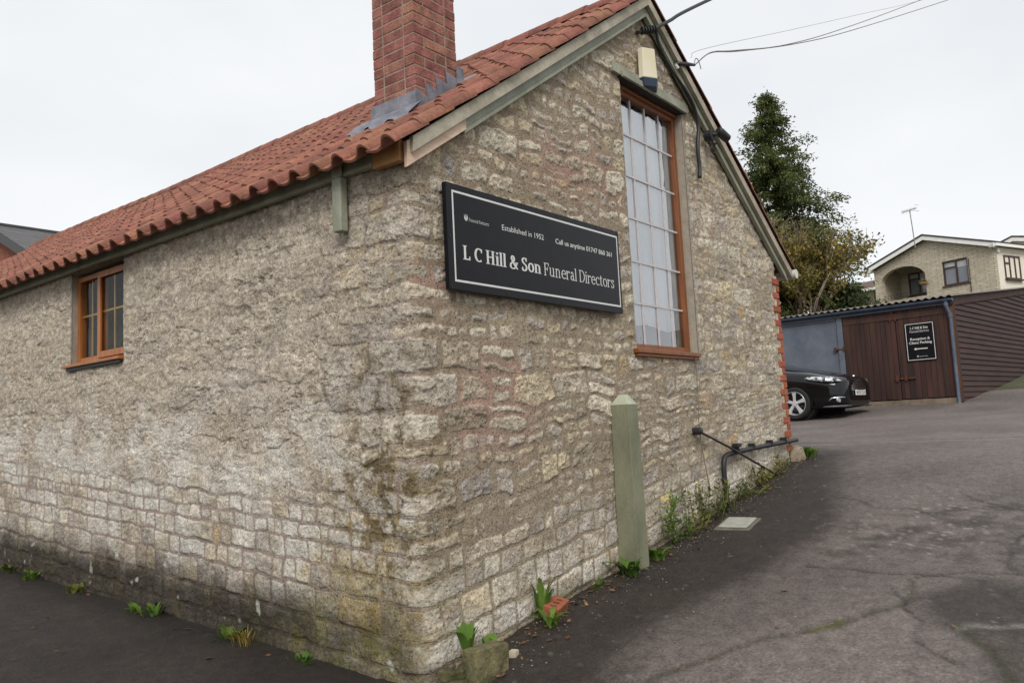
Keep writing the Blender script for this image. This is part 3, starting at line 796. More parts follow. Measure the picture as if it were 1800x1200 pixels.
def build_roof():
    rng = random.Random(5)
    m = MB()
    for sd in (0, 1):
        P = [roof_pt(0.22, -0.05, -0.055, sd), roof_pt(3.80, -0.05, -0.055, sd), roof_pt(3.80, LEN + 0.1, -0.055, sd), roof_pt(0.22, LEN + 0.1, -0.055, sd)]
        m.prism(P, (0, 0, -0.03))
    roof = m.build('roof', DARK, building)
    tv, tf = tile_shape()
    clay = dict(c1=C(92, 56, 46), c2=C(152, 98, 78), scale=6, rough=0.88, bump=0.005, bscale=45, speck=0.2, lo=0.2, hi=0.75)
    mat_o = pmat('clay pantile', objrand=0.24, **clay)
    mat_a = pmat('clay pantile field', attr='rnd', objrand=0.24, **clay)
    vv_ = tv
    def tmesh(tv):
        me = bpy.data.meshes.new('tile')
        # mesh in roof axes: x = up slope, y = across, z = off plane
        me.from_pydata([(v, u, w) for u, v, w in tv], [], [tuple(f[::-1]) for f in tf]); me.update()
        me.polygons.foreach_set('use_smooth', [True] * len(me.polygons)); me.set_sharp_from_angle(angle=RAD(50))
        me.materials.append(mat_o)
        return me
    me, me_v = tmesh(tv), tmesh(vv_)
    rows = int(3.80 / GAUGE) + 1
    cells = []
    for sd in (0, 1):
        for j in range(0, int((LEN + 0.3) / CW)):
            for i in range(rows):
                y = -0.110 + j * CW; v = i * GAUGE
                x, _, z = roof_pt(v + 0.14, y + 0.1, 0.02, sd)
                if sd == 0 and 0.60 < x < 0.99 and 0.50 < y + 0.1 < 0.86: continue
                dv = np.array([x, y + 0.1, z]) - CAM; dep = dv @ _f
                un, vn = (dv @ CR) / dep * 1425.9 / 900, (dv @ CU) / dep * 1425.9 / 600
                vis = abs(un) < 1.03 and abs(vn) < 1.03 and sd == 0
                cells.append((-(1 / dep ** 2) if vis else dep, sd, y, v))
    cells.sort()
    Vs, Fs, As = [], [], []; nb = 0
    a4n = tv[:, [1, 0, 2]]; a4v = vv_[:, [1, 0, 2]]
    for k, (key, sd, y, v) in enumerate(cells):
        dy, dv_, dw, rz = rng.uniform(-.004, .004), rng.uniform(-.008, .008), rng.uniform(-.003, .004), rng.uniform(-.012, .012)
        if sd == 0: dw -= 0.03 * math.exp(-((y - 8.0) / 2.0) ** 2)
        v = min(v, 3.80 - 0.30)
        if k < 300 and key < 0:
            o = bpy.data.objects.new('tile', me_v if y < -0.1 else me); COL.objects.link(o); o.parent = roof
            o.matrix_local = Matrix.Translation(roof_pt(v + dv_, y + dy, dw)) @ Matrix.Rotation(-TH, 4, 'Y') @ Matrix.Rotation(rz, 4, 'Z')
        else:
            q = (a4v if y < -0.1 else a4n).copy(); q[:, 0] += v + dv_; q[:, 1] += y + dy; q[:, 2] += dw
            x = EAVE_X + q[:, 0] * CT - q[:, 2] * ST_; z = float(roof_z(EAVE_X)) + q[:, 0] * ST_ + q[:, 2] * CT
            if sd: x = 2 * APEX_X - x
            Vs.append(np.stack([x, q[:, 1], z], -1)); Fs.append((tf if sd else tf[:, ::-1]) + nb); nb += len(q)
            As.append(np.full(len(q), rng.random()))
    o = np_mesh('roof_tiles', np.concatenate(Vs), np.concatenate(Fs), mat_a, roof, True, attr={'rnd': np.concatenate(As)})
    o.data.set_sharp_from_angle(angle=RAD(50)); tag(o, kind='stuff')
    # ridge: half-round tiles bedded end to end
    mr = MB(); seg = 10; V = []; Fr = []
    for e in (0, 0.32):
        r = 0.125 if e == 0 else 0.118
        for dr in (0, 0.016):
            for a in range(seg + 1):
                t = math.pi * a / seg; V.append(((r - dr) * math.cos(t), e, (r - dr) * math.sin(t) * 0.9))
    q = seg + 1
    for a in range(seg):
        Fr += [(a, a + 1, 2 * q + a + 1, 2 * q + a), (a + 1, a, q + a, q + a + 1), (2 * q + a, 2 * q + a + 1, 3 * q + a + 1, 3 * q + a)]
    mr.add(V, [f[::-1] for f in Fr])
    first = None; y = -0.13
    while y < LEN + 0.1:
        if first is None: o = first = mr.build('ridge_tile', mat_o, roof, auto=50)
        else: o = first.copy(); COL.objects.link(o)
        o.location = (APEX_X, y, float(roof_z(APEX_X)) - 0.035 + rng.uniform(-.004, .004) - 0.03 * math.exp(-((y - 8.0) / 2.0) ** 2)); y += 0.318
    return roof
ROOF = build_roof()

def build_trim():
    pale = pmat('pale cement board', C(150, 142, 126), C(180, 172, 154), scale=4, rough=0.85, bump=0.003, bscale=30, speck=0.1)
    raw = pmat('raw pine', C(204, 174, 150), C(222, 196, 172), scale=7, rough=0.75, bump=0.001, bscale=40, stretch=(1, 1, 5), speck=0.06)
    tan = pmat('tan plywood', C(170, 120, 72), C(190, 142, 92), scale=8, rough=0.75, bump=0.001, bscale=40)
    def sloped(mb, x0, x1, off_top, off_bot, y0, y1):
        z = lambda x, o: float(roof_z(x)) + o
        mb.prism([(x0, y0, z(x0, off_bot)), (x1, y0, z(x1, off_bot)), (x1, y0, z(x1, off_top)), (x0, y0, z(x0, off_top))], (0, y1 - y0, 0))
    A = APEX_X
    for nm, sd in (('verge_board', 0), ('verge_board', 1)):
        m = MB()
        x0, x1 = (-0.03, A - 0.002) if sd == 0 else (A + 0.002, 2 * A + 0.12)
        sloped(m, x0, x1, -0.042, -0.136, -0.098, -0.06)
        m.build(nm, pale, building, bevel=0.003)
        m = MB(); x0, x1 = (0.455, A - 0.003) if sd == 0 else (A + 0.003, 2 * A + 0.04)
        sloped(m, x0, x1, -0.130, -0.232, -0.058, -0.026)
        m.build('bargeboard', SAGE, building, bevel=0.004)
        m = MB(); sloped(m, x0, x1, -0.200, -0.228, -0.066, -0.0585)
        m.build('bargeboard_bead', SAGE, building, bevel=0.002)
    m = MB()
    m.prism([(-0.055, -0.072, 2.752), (0.466, -0.072, 3.105), (0.466, -0.072, 3.19), (-0.055, -0.072, 2.905)], (0, 0.03, 0))
    m.build('repair_board', raw, building, bevel=0.003)
    # eaves of the long side
    MB().box(-0.062, -0.036, 0.215, LEN, 2.815, 2.925).build('fascia_board', SAGE, building, bevel=0.004)
    MB().box(-0.076, -0.0625, 0.215, LEN, 2.815, 2.842).build('fascia_bead', SAGE, building, bevel=0.004)
    MB().box(-0.066, -0.02, -0.015, 0.213, 2.80, 2.925).build('fascia_repair', tan, building, bevel=0.002)
    m = MB(); m.box(-0.100, -0.045, 0.468, 0.548, 2.478, 2.812); m.box(-0.100, -0.078, 0.468, 0.548, 2.812, 2.90)
    m.build('eaves_bracket', SAGE, building, bevel=0.006)
    # soffit shadow gap and wall plate
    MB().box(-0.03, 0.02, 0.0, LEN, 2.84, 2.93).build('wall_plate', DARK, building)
    # gutter end at the far eave
    m = MB(); m.tube([(2 * A + 0.165, -0.13, 2.83), (2 * A + 0.165, 3.0, 2.83)], 0.055, 12)
    m.build('gutter', pmat('white gutter', C(196, 192, 182), C(214, 210, 200), scale=8, rough=0.5), building, auto=40)
build_trim()

def build_chimney():
    rng = random.Random(9)
    x0, x1, y0, y1 = 0.585, 1.018, 0.475, 0.888
    mortar = pmat('chimney mortar', C(136, 119, 106), C(158, 141, 126), scale=20, rough=0.95, bump=0.006, bscale=60)
    bmat = pmat('chimney brick', C(112, 68, 60), C(156, 104, 90), scale=11, rough=0.9, bump=0.006, bscale=70, objrand=0.16, speck=0.3)
    j = 0.004
    ch = MB().box(x0 + j, x1 - j, y0 + j, y1 - j, 3.05, 5.06).build('chimney', mortar, building)
    p = 0.0757; h = 0.0675; L = (y1 - y0 - 0.01) / 2; B = 0.098
    z = 3.30; k = 0
    def brick(ax, bx, ay, by, z):
        e = 0.0022
        MB().box(ax + rng.uniform(-e, e), bx + rng.uniform(-e, e), ay + rng.uniform(-e, e), by + rng.uniform(-e, e), z + rng.uniform(-.001, .001), z + h).build('brick', bmat, ch, bevel=0.0055)
    g = 0.008
    while z < 5.0:
        # the two faces seen (-x and -y) and the two behind; corners alternate
        if k % 2 == 0:
            for a, b in ((y0, y0 + B), (y0 + B + g, y0 + B + g + L), (y0 + B + L + 2 * g, y1)):
                brick(x0, x0 + B, a, b, z)
            xs = x0 + B + g; Lx = x1 - xs
            for a, b in ((xs, xs + (Lx - g) * 0.66), (xs + (Lx - g) * 0.66 + g, x1)):
                brick(a, b, y0, y0 + B, z)
        else:
            Lx = (x1 - x0 - 2 * g)
            for a, b in ((x0, x0 + 0.205), (x0 + 0.205 + g, x0 + 0.205 + g + 0.10), (x0 + 0.325, x1)):
                brick(a, b, y0, y0 + B, z)
            ys = y0 + B + g
            for a, b in ((ys, ys + L), (ys + L + g, y1)):
                brick(x0, x0 + B, a, b, z)
        for a, b in ((x0 + B + g, x1 - B - g),):
            brick(a, b, y1 - B, y1, z)
        brick(x1 - B, x1, y0 + B + g, y1, z)
        z += p; k += 1
    # top: oversailing course and a pot, above the picture
    MB().box(x0 - 0.03, x1 + 0.03, y0 - 0.03, y1 + 0.03, 5.06, 5.2).build('chimney_cap', bmat, building, bevel=0.006)
    MB().tube([(0.8, 0.68, 5.2), (0.8, 0.68, 5.3), (0.8, 0.68, 5.6)], [0.13, 0.12, 0.10], 18).build('chimney_pot', bmat, building, auto=40)
    # lead: apron on the low side, stepped pieces up the slope, soaker at the back
    rz = lambda x: float(roof_z(x))
    m = MB(); t = 0.005
    zt = rz(x0) + 0.165
    m.box(x0 - t - 0.004, x0 - 0.003, y0 - 0.012, y1 + 0.03, rz(x0) - 0.05, zt)
    n = 48; V = []; F = []
    for i in range(n + 1):                     # apron dressed down over the tiles
        y = y0 - 0.10 + i * (y1 - y0 + 0.22) / n
        wv = float(tile_prof(np.array((y + 0.110) % CW)))
        for v, w in ((x0 - 0.006, 0.075), (x0 - 0.08, 0.040 + wv), (x0 - 0.165 + 0.012 * math.sin(i * 1.7), 0.021 + wv)):
            V.append((v - w * ST_ * 0.3, y, rz(v) + w))
    for i in range(n):
        for c in range(2): F.append((i * 3 + c, i * 3 + c + 1, i * 3 + c + 4, i * 3 + c + 3))
    m.add(V, F)
    m.build('lead_apron', LEAD, ch, auto=60)
    m = MB(); yF = y0 - 0.004
    steps = [(x0 - 0.01, rz(x0) - 0.05)]
    xs = x0 - 0.01; zz = rz(x0) + 0.15
    pts = [(xs, rz(xs) - 0.06), (xs, zz + 0.03)]
    for i in range(4):
        xe = x0 + 0.105 * (i + 1)
        pts += [(xe, zz), (xe - 0.012, zz + 0.095)]
        zz += 0.0757
    pts[-1] = (x1 + 0.03, zz - 0.0757 + 0.01)
    pts += [(x1 + 0.03, rz(x1 + 0.03) - 0.06)]
    m.prism([(a, yF, b) for a, b in pts], (0, -t, 0))
    m.build('lead_step_flashing', LEAD, ch)
    m = MB(); m.box(x1 - 0.02, x1 + 0.055, y0 - 0.016, y0 - 0.0095, rz(x1) - 0.03, rz(x1) + 0.17); m.box(x1 + 0.002, x1 + 0.008, y0 - 0.009, y1, rz(x1), rz(x1) + 0.17)
    m.prism([(x1 - 0.02, y0 - 0.11, rz(x1) + 0.03), (x1 + 0.17, y0 - 0.11, rz(x1 + 0.17) + 0.045), (x1 + 0.17, y1, rz(x1 + 0.17) + 0.045), (x1 - 0.02, y1, rz(x1) + 0.045)], (0, 0, 0.006))
    m.build('lead_back_gutter', LEAD, ch)
build_chimney()

def glass_mat(name, tint=(0.97, 0.98, 0.98), refl=1.0):
    m, n, l, b = nodes(name)
    n.remove(b)
    out = n['Material Output']
    tr = n.new('ShaderNodeBsdfTransparent'); tr.inputs[0].default_value = (*tint, 1)
    gl = n.new('ShaderNodeBsdfGlossy'); gl.inputs['Roughness'].default_value = 0.015; gl.inputs['Color'].default_value = (0.95, 0.97, 1, 1)
    fr = n.new('ShaderNodeFresnel'); fr.inputs['IOR'].default_value = 1.52
    k = n.new('ShaderNodeMath'); k.operation = 'MULTIPLY'; k.inputs[1].default_value = 3.2 * refl; k.use_clamp = True
    geo = n.new('ShaderNodeNewGeometry')
    tx = n.new('ShaderNodeTexNoise'); tx.inputs['Scale'].default_value = 2.5; tx.inputs['Detail'].default_value = 1
    l.new(geo.outputs['Position'], tx.inputs['Vector'])
    bp = n.new('ShaderNodeBump'); bp.inputs['Distance'].default_value = 0.006; l.new(tx.outputs['Fac'], bp.inputs['Height'])
    l.new(bp.outputs[0], gl.inputs['Normal'])
    l.new(fr.outputs[0], k.inputs[0])
    mx = n.new('ShaderNodeMixShader'); l.new(k.outputs[0], mx.inputs[0]); l.new(tr.outputs[0], mx.inputs[1]); l.new(gl.outputs[0], mx.inputs[2])
    l.new(mx.outputs[0], out.inputs['Surface'])
    return m
GLASS = glass_mat('window glass')
GLASS_DIM = glass_mat('dim window glass', refl=0.12)  # reflection turned down so the side window reads dark

def build_tall_window():
    rng = random.Random(3)
    x0, x1, z0, z1 = TALL
    cem = pmat('cement reveal', C(140, 130, 116), C(162, 152, 138), scale=9, rough=0.95, bump=0.004, bscale=40)
    m = MB()
    m.box(x0 - 0.12, x0, 0.012, 0.30, z0, z1); m.box(x1, x1 + 0.12, 0.004, 0.30, z0, z1)
    m.box(x0 - 0.1, x1 + 0.1, 0.02, 0.30, z1, z1 + 0.1); m.box(x0, x1, 0.02, 0.30, z0 - 0.1, z0)
    m.build('window_reveal', cem, building)
    yf = 0.075
    m = MB()
    gx0, gx1, gz0, gz1 = 2.59, 3.585, 1.885, 4.035
    m.box(x0, gx0, yf, yf + 0.06, z0, z1); m.box(gx1, x1 - 0.002, yf, yf + 0.06, z0, z1)
    m.box(gx0, gx1, yf, yf + 0.06, gz1, z1); m.box(gx0, gx1, yf, yf + 0.06, z0, gz0)
    m.box(x0, x1 - 0.002, 0.045, yf, gz1 + 0.035, z1 - 0.004)
    w = m.build('tall_window', OAK, building, bevel=0.004)
    m = MB(); m.box(2.455, 3.575, -0.06, 0.074, 1.79, 1.826); m.box(2.47, 3.56, -0.045, 0.05, 1.765, 1.79)
    m.build('window_sill', OAK, w, bevel=0.005)
    bar = pmat('pinkish lattice bar', C(186, 178, 178), C(200, 192, 192), scale=20, rough=0.5)
    xs = [gx0] + [2.85, 3.105, 3.36] + [gx1]; zs = [gz0, 2.232, 2.592, 2.966, 3.335, 3.70, gz1]
    for x in xs[1:-1]: MB().box(x - 0.009, x + 0.009, yf + 0.025, yf + 0.0335, gz0, gz1).build('lattice_bar', bar, w)
    for z in zs[1:-1]: MB().box(gx0, gx1, yf + 0.023, yf + 0.0325, z - 0.008, z + 0.008).build('lattice_bar', bar, w)
    for i in range(4):
        for k in range(6):
            e = [rng.uniform(-.0025, .0025) for _ in range(3)]; y = yf + 0.034
            a, b, c, d = xs[i], xs[i + 1], zs[k], zs[k + 1]
            me = MB().add([(a, y + e[0], c), (b, y + e[1], c), (b, y + e[1] + e[2], d), (a, y + e[0] + e[2], d)], [(0, 1, 2, 3)])
            me.build('pane', GLASS, w)
    # net curtain just behind the glass, scalloped at its head, and things on the inner sill
    V = []; n = 60; F = []
    for i in range(n + 1):
        x = x0 + 0.02 + (gx1 + 0.045 - x0 - 0.02) * i / n
        y = 0.142 + 0.007 * math.sin(x * 42) + 0.004 * math.sin(x * 97)
        V += [(x, y, gz0 + 0.16 + 0.02 * math.sin(x * 9)), (x, y, gz1 - 0.03 - 0.02 * abs(math.sin(x * 5)))]
    F = [(2 * i, 2 * i + 2, 2 * i + 3, 2 * i + 1) for i in range(n)]
    net = pmat('white net curtain', (0.80, 0.82, 0.84), (0.88, 0.90, 0.91), scale=3, rough=0.9)
    MB().add(V, F).build('net_curtain', net, w, smooth=True)
    MB().box(x0, x1, 0.24, 0.26, z0 + 0.02, z1).build('dark_room_panel', pmat('dim room', (0.10, 0.10, 0.10), (0.16, 0.16, 0.16), scale=2), w)  # dark grey panel, the unlit room's dimness put into its colour
    orn = pmat('sill ornaments', C(84, 80, 76), C(150, 142, 134), scale=9, rough=0.6)
    MB().tube([(2.78, 0.125, 1.885), (2.78, 0.125, 1.93), (2.79, 0.125, 1.98), (2.78, 0.125, 2.05)], [0.015, 0.018, 0.016, 0.008], 10).build('inner_sill_ornament', orn, w)
    MB().box(3.36, 3.50, 0.118, 0.128, 1.885, 2.03).build('inner_sill_frame', orn, w)
    # painted timber lintel boards over the window
    m = MB(); m.box(2.375, 3.72, -0.034, 0.0, 4.115, 4.205)
    m.build('lintel_board', SAGE, building, bevel=0.004)
    m = MB(); m.box(2.50, 3.46, -0.060, -0.0345, 4.098, 4.150)
    m.build('lintel_board', SAGE, building, bevel=0.004)
    MB().box(2.50, 3.66, -0.03, 0.06, 4.099, 4.113).build('lintel_soffit', DARK, building)
build_tall_window()

OAK2 = pmat('bright oak plastic', C(142, 82, 36), C(170, 104, 50), scale=9, rough=0.4, bump=0.0008, bscale=90, stretch=(3, 3, 0.25))

def build_side_window():
    y0, y1, z0, z1 = LWIN
    cem = _M['cement reveal']
    m = MB(); m.box(0.014, 0.3, y0 - 0.1, y0, z0, z1); m.box(0.004, 0.3, y1, y1 + 0.1, z0, z1); m.box(0.01, 0.3, y0, y1, z0 - 0.1, z0 - 0.002); m.box(0.0, 0.3, y0 - 0.1, y1 + 0.1, z1, z1 + 0.05)
    m.build('window_reveal', cem, building)
    xf = 0.05
    def frame(mb, a, b, c, d, xa, xb, w):
        mb.box(xa, xb, a, a + w, c, d); mb.box(xa, xb, b - w, b, c, d); mb.box(xa, xb, a + w, b - w, c, c + w); mb.box(xa, xb, a + w, b - w, d - w, d)
    m = MB(); frame(m, y0 + 0.002, y1 - 0.002, z0 + 0.02, z1 - 0.03, xf, xf + 0.06, 0.045); ym = 3.915
    m.box(xf, xf + 0.06, ym - 0.02, ym + 0.02, z0 + 0.065, z1 - 0.075)
    w = m.build('casement_window', OAK2, building, bevel=0.003)
    m = MB(); frame(m, y0 + 0.012, ym + 0.012, z0 + 0.035, z1 - 0.04, xf - 0.022, xf - 0.001, 0.055)
    m.build('opening_sash', OAK2, w, bevel=0.003)
    m = MB(); m.box(-0.055, xf + 0.02, y0 - 0.008, y1 + 0.09, z0 - 0.018, z0 + 0.008)
    m.build('window_sill', OAK2, w, bevel=0.004)
    MB().box(-0.03, 0.03, y0 + 0.01, y1 + 0.05, z0 - 0.045, z0 - 0.019).build('sill_underside', BLACK, w)
    gold = pmat('gold glazing bar', C(150, 112, 40), C(170, 130, 56), scale=12, rough=0.4)
    for a, b, xx in ((y0 + 0.067, ym - 0.043, xf + 0.006), (ym + 0.022, y1 - 0.05, xf + 0.026)):
        MB().box(xx, xx + 0.008, a, b, 2.42, 2.437).build('glazing_bar', gold, w)
        c = (a + b) / 2; MB().box(xx - 0.001, xx + 0.007, c - 0.009, c + 0.009, z0 + 0.06, z1 - 0.07).build('glazing_bar', gold, w)
        MB().add([(xx - 0.004, a - 0.01, z0 + 0.05), (xx - 0.004, b + 0.01, z0 + 0.05), (xx - 0.004, b + 0.01, z1 - 0.06), (xx - 0.004, a - 0.01, z1 - 0.06)], [(0, 3, 2, 1)]).build('pane', GLASS_DIM, w)
    V = []; n = 70
    for i in range(n + 1):
        y = y0 + (y1 - y0) * i / n; x = 0.19 + 0.014 * math.sin(y * 60) + 0.008 * math.sin(y * 133)
        V += [(x, y, z0), (x, y, z1)]
    MB().add(V, [(2 * i, 2 * i + 1, 2 * i + 3, 2 * i + 2) for i in range(n)]).build('curtain', pmat('dull green curtain', C(40, 44, 32), C(64, 66, 46), scale=14, rough=0.95), w, smooth=True)
    MB().box(0.30, 0.32, y0 - 0.1, y1 + 0.1, z0 - 0.1, z1 + 0.1).build('dark_room_panel', _M['dim room'], w)  # same dark panel in place of the unlit room
build_side_window()
# ================================================================ LETTERING
class Serif:
    """small serif alphabet drawn as strokes; cap height 1, x-height .70"""
    def __init__(s, stem, thin):
        s.B, s.t = stem, thin
    def strip(s, pts, w=None):
        P = np.array(pts, float); T = np.gradient(P, axis=0); T /= np.linalg.norm(T, axis=1)[:, None] + 1e-9
        ww = np.hypot(s.B * np.abs(T[:, 1]), s.t * np.abs(T[:, 0])) if w is None else np.broadcast_to(w, (len(P),))
        N = np.stack([-T[:, 1], T[:, 0]], -1) * ww[:, None] / 2
        A, B_ = P + N, P - N
        return [[tuple(A[i]), tuple(B_[i]), tuple(B_[i + 1]), tuple(A[i + 1])] for i in range(len(P) - 1)]
    def arc(s, cx, cy, rx, ry, a0, a1, n=18):
        a = np.radians(np.linspace(a0, a1, n)); return s.strip(np.stack([cx + rx * np.cos(a), cy + ry * np.sin(a)], -1))
    def rect(s, x0, x1, y0, y1): return [[(x0, y0), (x1, y0), (x1, y1), (x0, y1)]]
    def stem(s, x, y0, y1, bot=(1, 1), top=(1, 1)):
        B, k = s.B, 0.085; q = s.rect(x, x + B, y0, y1); th = 0.05
        if bot: q += s.rect(x - k * bot[0], x + B + k * bot[1], y0, y0 + th)
        if top: q += s.rect(x - k * top[0], x + B + k * top[1], y1 - th, y1)
        return q
    def spl(s, pts): return s.strip([tuple(p)[:2] for p in bez([(a, b, 0) for a, b in pts], 26)])
    def glyph(s, c):
        B, t, X = s.B, s.t, 0.70; h = B / 2
        if c == ' ': return [], 0.26
        if c == 'L': return s.stem(.1, 0, 1) + s.rect(.1, .62, 0, t) + s.rect(.62 - t, .64, 0, .26), .68
        if c == 'C': return s.arc(.44, .5, .36 - h * .5, .5 - t / 2, 52, 308, 30) + s.rect(.70 - t, .72, .68, .96) , .76
        if c == 'H': return s.stem(.1, 0, 1) + s.stem(.58, 0, 1) + s.rect(.1 + B, .6, .48, .48 + t), .80 + B * .5
        if c == 'F': return s.stem(.1, 0, 1) + s.rect(.1 + B, .6, 1 - t, 1) + s.rect(.6 - t, .62, .76, 1) + s.rect(.1 + B, .46, .5, .5 + t) + s.rect(.46 - t, .47, .38, .68), .66
        if c == 'D': return s.stem(.1, 0, 1, (1, 0), (1, 0)) + s.arc(.34, .5, .42 - h * .6, .5 - t / 2, -90, 90, 24) + s.rect(.1 + B, .36, 0, t) + s.rect(.1 + B, .36, 1 - t, 1), .84
        if c == 'P': return s.stem(.1, 0, 1) + s.arc(.32, .74, .28 - h * .6, .26 - t / 2, -90, 90, 20) + s.rect(.1 + B, .34, .48, .48 + t) + s.rect(.1 + B, .34, 1 - t, 1), .66
        if c == 'i': return s.stem(.08, 0, X, (1, 1), (1, 0)) + s.arc(.08 + h, .9, .035, .035, 0, 360, 10) + s.rect(.08 + h - .06, .08 + h + .06, .85, .95), .22 + B * .6
        if c == 'l': return s.stem(.08, 0, 1.03, (1, 1), (1, 0)), .22 + B * .6
        if c == 'o': return s.arc(.33, .35, .27 - h * .4, .36 - t / 2, 0, 360, 30), .66
        if c == 'c': return s.arc(.33, .35, .27 - h * .4, .36 - t / 2, 45, 312, 26) + s.rect(.47, .47 + B * .8, .50, .60), .58
        if c == 'e': return s.arc(.33, .35, .27 - h * .4, .36 - t / 2, 5, 318, 28) + s.rect(.1, .58, .36, .36 + t), .62
        if c in 'nru':
            if c == 'n': return s.stem(.08, 0, X, (1, 1), (1, 0)) + s.stem(.46, 0, .44, (1, 1), None) + s.arc(.33, .44, .13 + h * 1.0, .26 - t / 2, 0, 140, 14), .70 + B * .3
            if c == 'u': return s.stem(.08, .24, X, None, (1, 0)) + s.stem(.46, 0, X, (0, 1), (1, 0)) + s.arc(.29, .26, .21 - h + .06, .26 - t / 2, 180, 330, 14), .70 + B * .3
            return s.stem(.08, 0, X, (1, 1), (1, 0)) + s.arc(.36, .44, .18, .25 - t / 2, 60, 150, 10) + s.rect(.38, .38 + B, .54, .68), .50
        if c == 'a': return s.stem(.38, .06, .46, None, None) + s.arc(.29, .46, .09 + h, .24 - t / 2, 0, 165, 14) + s.arc(.27, .2, .19 - h * .4, .21 - t / 2, 0, 360, 24) + s.rect(.38, .38 + B + .10, 0, .06), .60 + B * .3
        if c == 't': return s.stem(.14, .12, .88, None, None) + s.rect(.02, .42, X - .06, X) + s.arc(.30, .16, .16 - h * .3, .16 - t / 2, 180, 320, 12), .46
        if c == 's': return s.spl([(.46, .56), (.36, .68), (.2, .66), (.14, .54), (.24, .42), (.40, .30), (.44, .16), (.32, .02), (.16, .04), (.08, .16)]) + s.rect(.46 - t, .48, .5, .69) + s.rect(.07, .07 + t, 0, .2), .54
        if c == 'S': return s.spl([(.54, .80), (.42, .97), (.22, .95), (.13, .78), (.24, .60), (.46, .44), (.54, .24), (.40, .03), (.2, .03), (.09, .2)]) + s.rect(.54 - t, .57, .72, 1.0) + s.rect(.06, .06 + t, 0, .28), .66
        if c == '&': return s.spl([(.72, .42), (.62, .16), (.46, .03), (.26, .02), (.12, .14), (.14, .34), (.30, .48), (.46, .62), (.48, .82), (.36, .97), (.24, .86), (.26, .68), (.44, .40), (.64, .12), (.82, .02)]) + s.rect(.56, .86, .42, .42 + t), .90
        return [], .4
    def text(s, txt, x0, x1, y, cap):
        """quads in (x, z), the line fitted between x0 and x1"""
        pen = 0; Q = []
        for c in txt:
            g, adv = s.glyph(c)
            if g: Q.append([[(px + pen, pz) for px, pz in q] for q in g])
            pen += adv + 0.02
        k = (x1 - x0) / pen
        return [[[(x0 + a * k, y + b * cap) for a, b in q] for q in G] for G in Q]

def quads_obj(name, Q, fn, mat, parent):
    V = []; F = []
    for i, q in enumerate(Q):
        n = len(V)
        V += [fn(a, b, 0.00004 * (i % 40)) for a, b in q]; F.append(tuple(range(n, n + len(q))))
    return MB().add(V, F).build(name, mat, parent)

def serif_line(lines, fn, mat, parent, split=True):
    if split:
        for G in lines: quads_obj('letter', G, fn, mat, parent)
    else:
        tag(quads_obj('small_lettering', [q for G in lines for q in G], fn, mat, parent), kind='stuff')

def sans(name, txt, width, cap, M, mat, parent, depth=0.0008):
    """plain sans lettering fitted to width; M places text axes (x right, y up, z out)"""
    cu = bpy.data.curves.new(name, 'FONT'); cu.body = txt; cu.size = 1.0; cu.extrude = 0.0; cu.resolution_u = 3
    to = bpy.data.objects.new(name + '_tmp', cu); COL.objects.link(to)
    bpy.context.view_layer.update()
    me = bpy.data.meshes.new_from_object(to.evaluated_get(bpy.context.evaluated_depsgraph_get()))
    bpy.data.objects.remove(to)
    co = np.array([v.co[:] for v in me.vertices])
    x0, x1 = co[:, 0].min(), co[:, 0].max(); capu = 0.729
    sx, sy = width / (x1 - x0), cap / capu
    for v in me.vertices:
        v.co = M @ Vector(((v.co.x - x0) * sx, v.co.y * sy, depth))
    me.update(); me.name = name
    return link_mesh(name, me, parent, mat)

SIGN_WHITE = pmat('silver-white sign print', (0.60, 0.60, 0.59), (0.66, 0.66, 0.64), scale=20, rough=0.45)
SIGN_BLACK = pmat('satin black sign panel', (0.006, 0.006, 0.008), (0.009, 0.009, 0.011), scale=6, rough=0.3, bump=0.0004, bscale=3, spec=0.18)

def tulip_logo(fn, cx, z0, h, mat, parent):
    """the small tulip-like mark: two curled petals and a cup"""
    Q = []
    k = h
    Q.append([(cx - .34 * k, z0 + k), (cx - .36 * k, z0 + .40 * k), (cx - .20 * k, z0 + .12 * k), (cx - .05 * k, z0), (cx - .05 * k, z0 + .55 * k), (cx - .16 * k, z0 + .72 * k), (cx - .20 * k, z0 + .52 * k)])
    Q.append([(cx + .34 * k, z0 + k), (cx + .20 * k, z0 + .52 * k), (cx + .16 * k, z0 + .72 * k), (cx + .05 * k, z0 + .55 * k), (cx + .05 * k, z0), (cx + .20 * k, z0 + .12 * k), (cx + .36 * k, z0 + .40 * k)])
    Q.append([(cx - .09 * k, z0 + .98 * k), (cx - .09 * k, z0 + .78 * k), (cx, z0 + .64 * k), (cx + .09 * k, z0 + .78 * k), (cx + .09 * k, z0 + .98 * k), (cx, z0 + .84 * k)])
    return quads_obj('tulip_emblem', Q, fn, mat, parent)

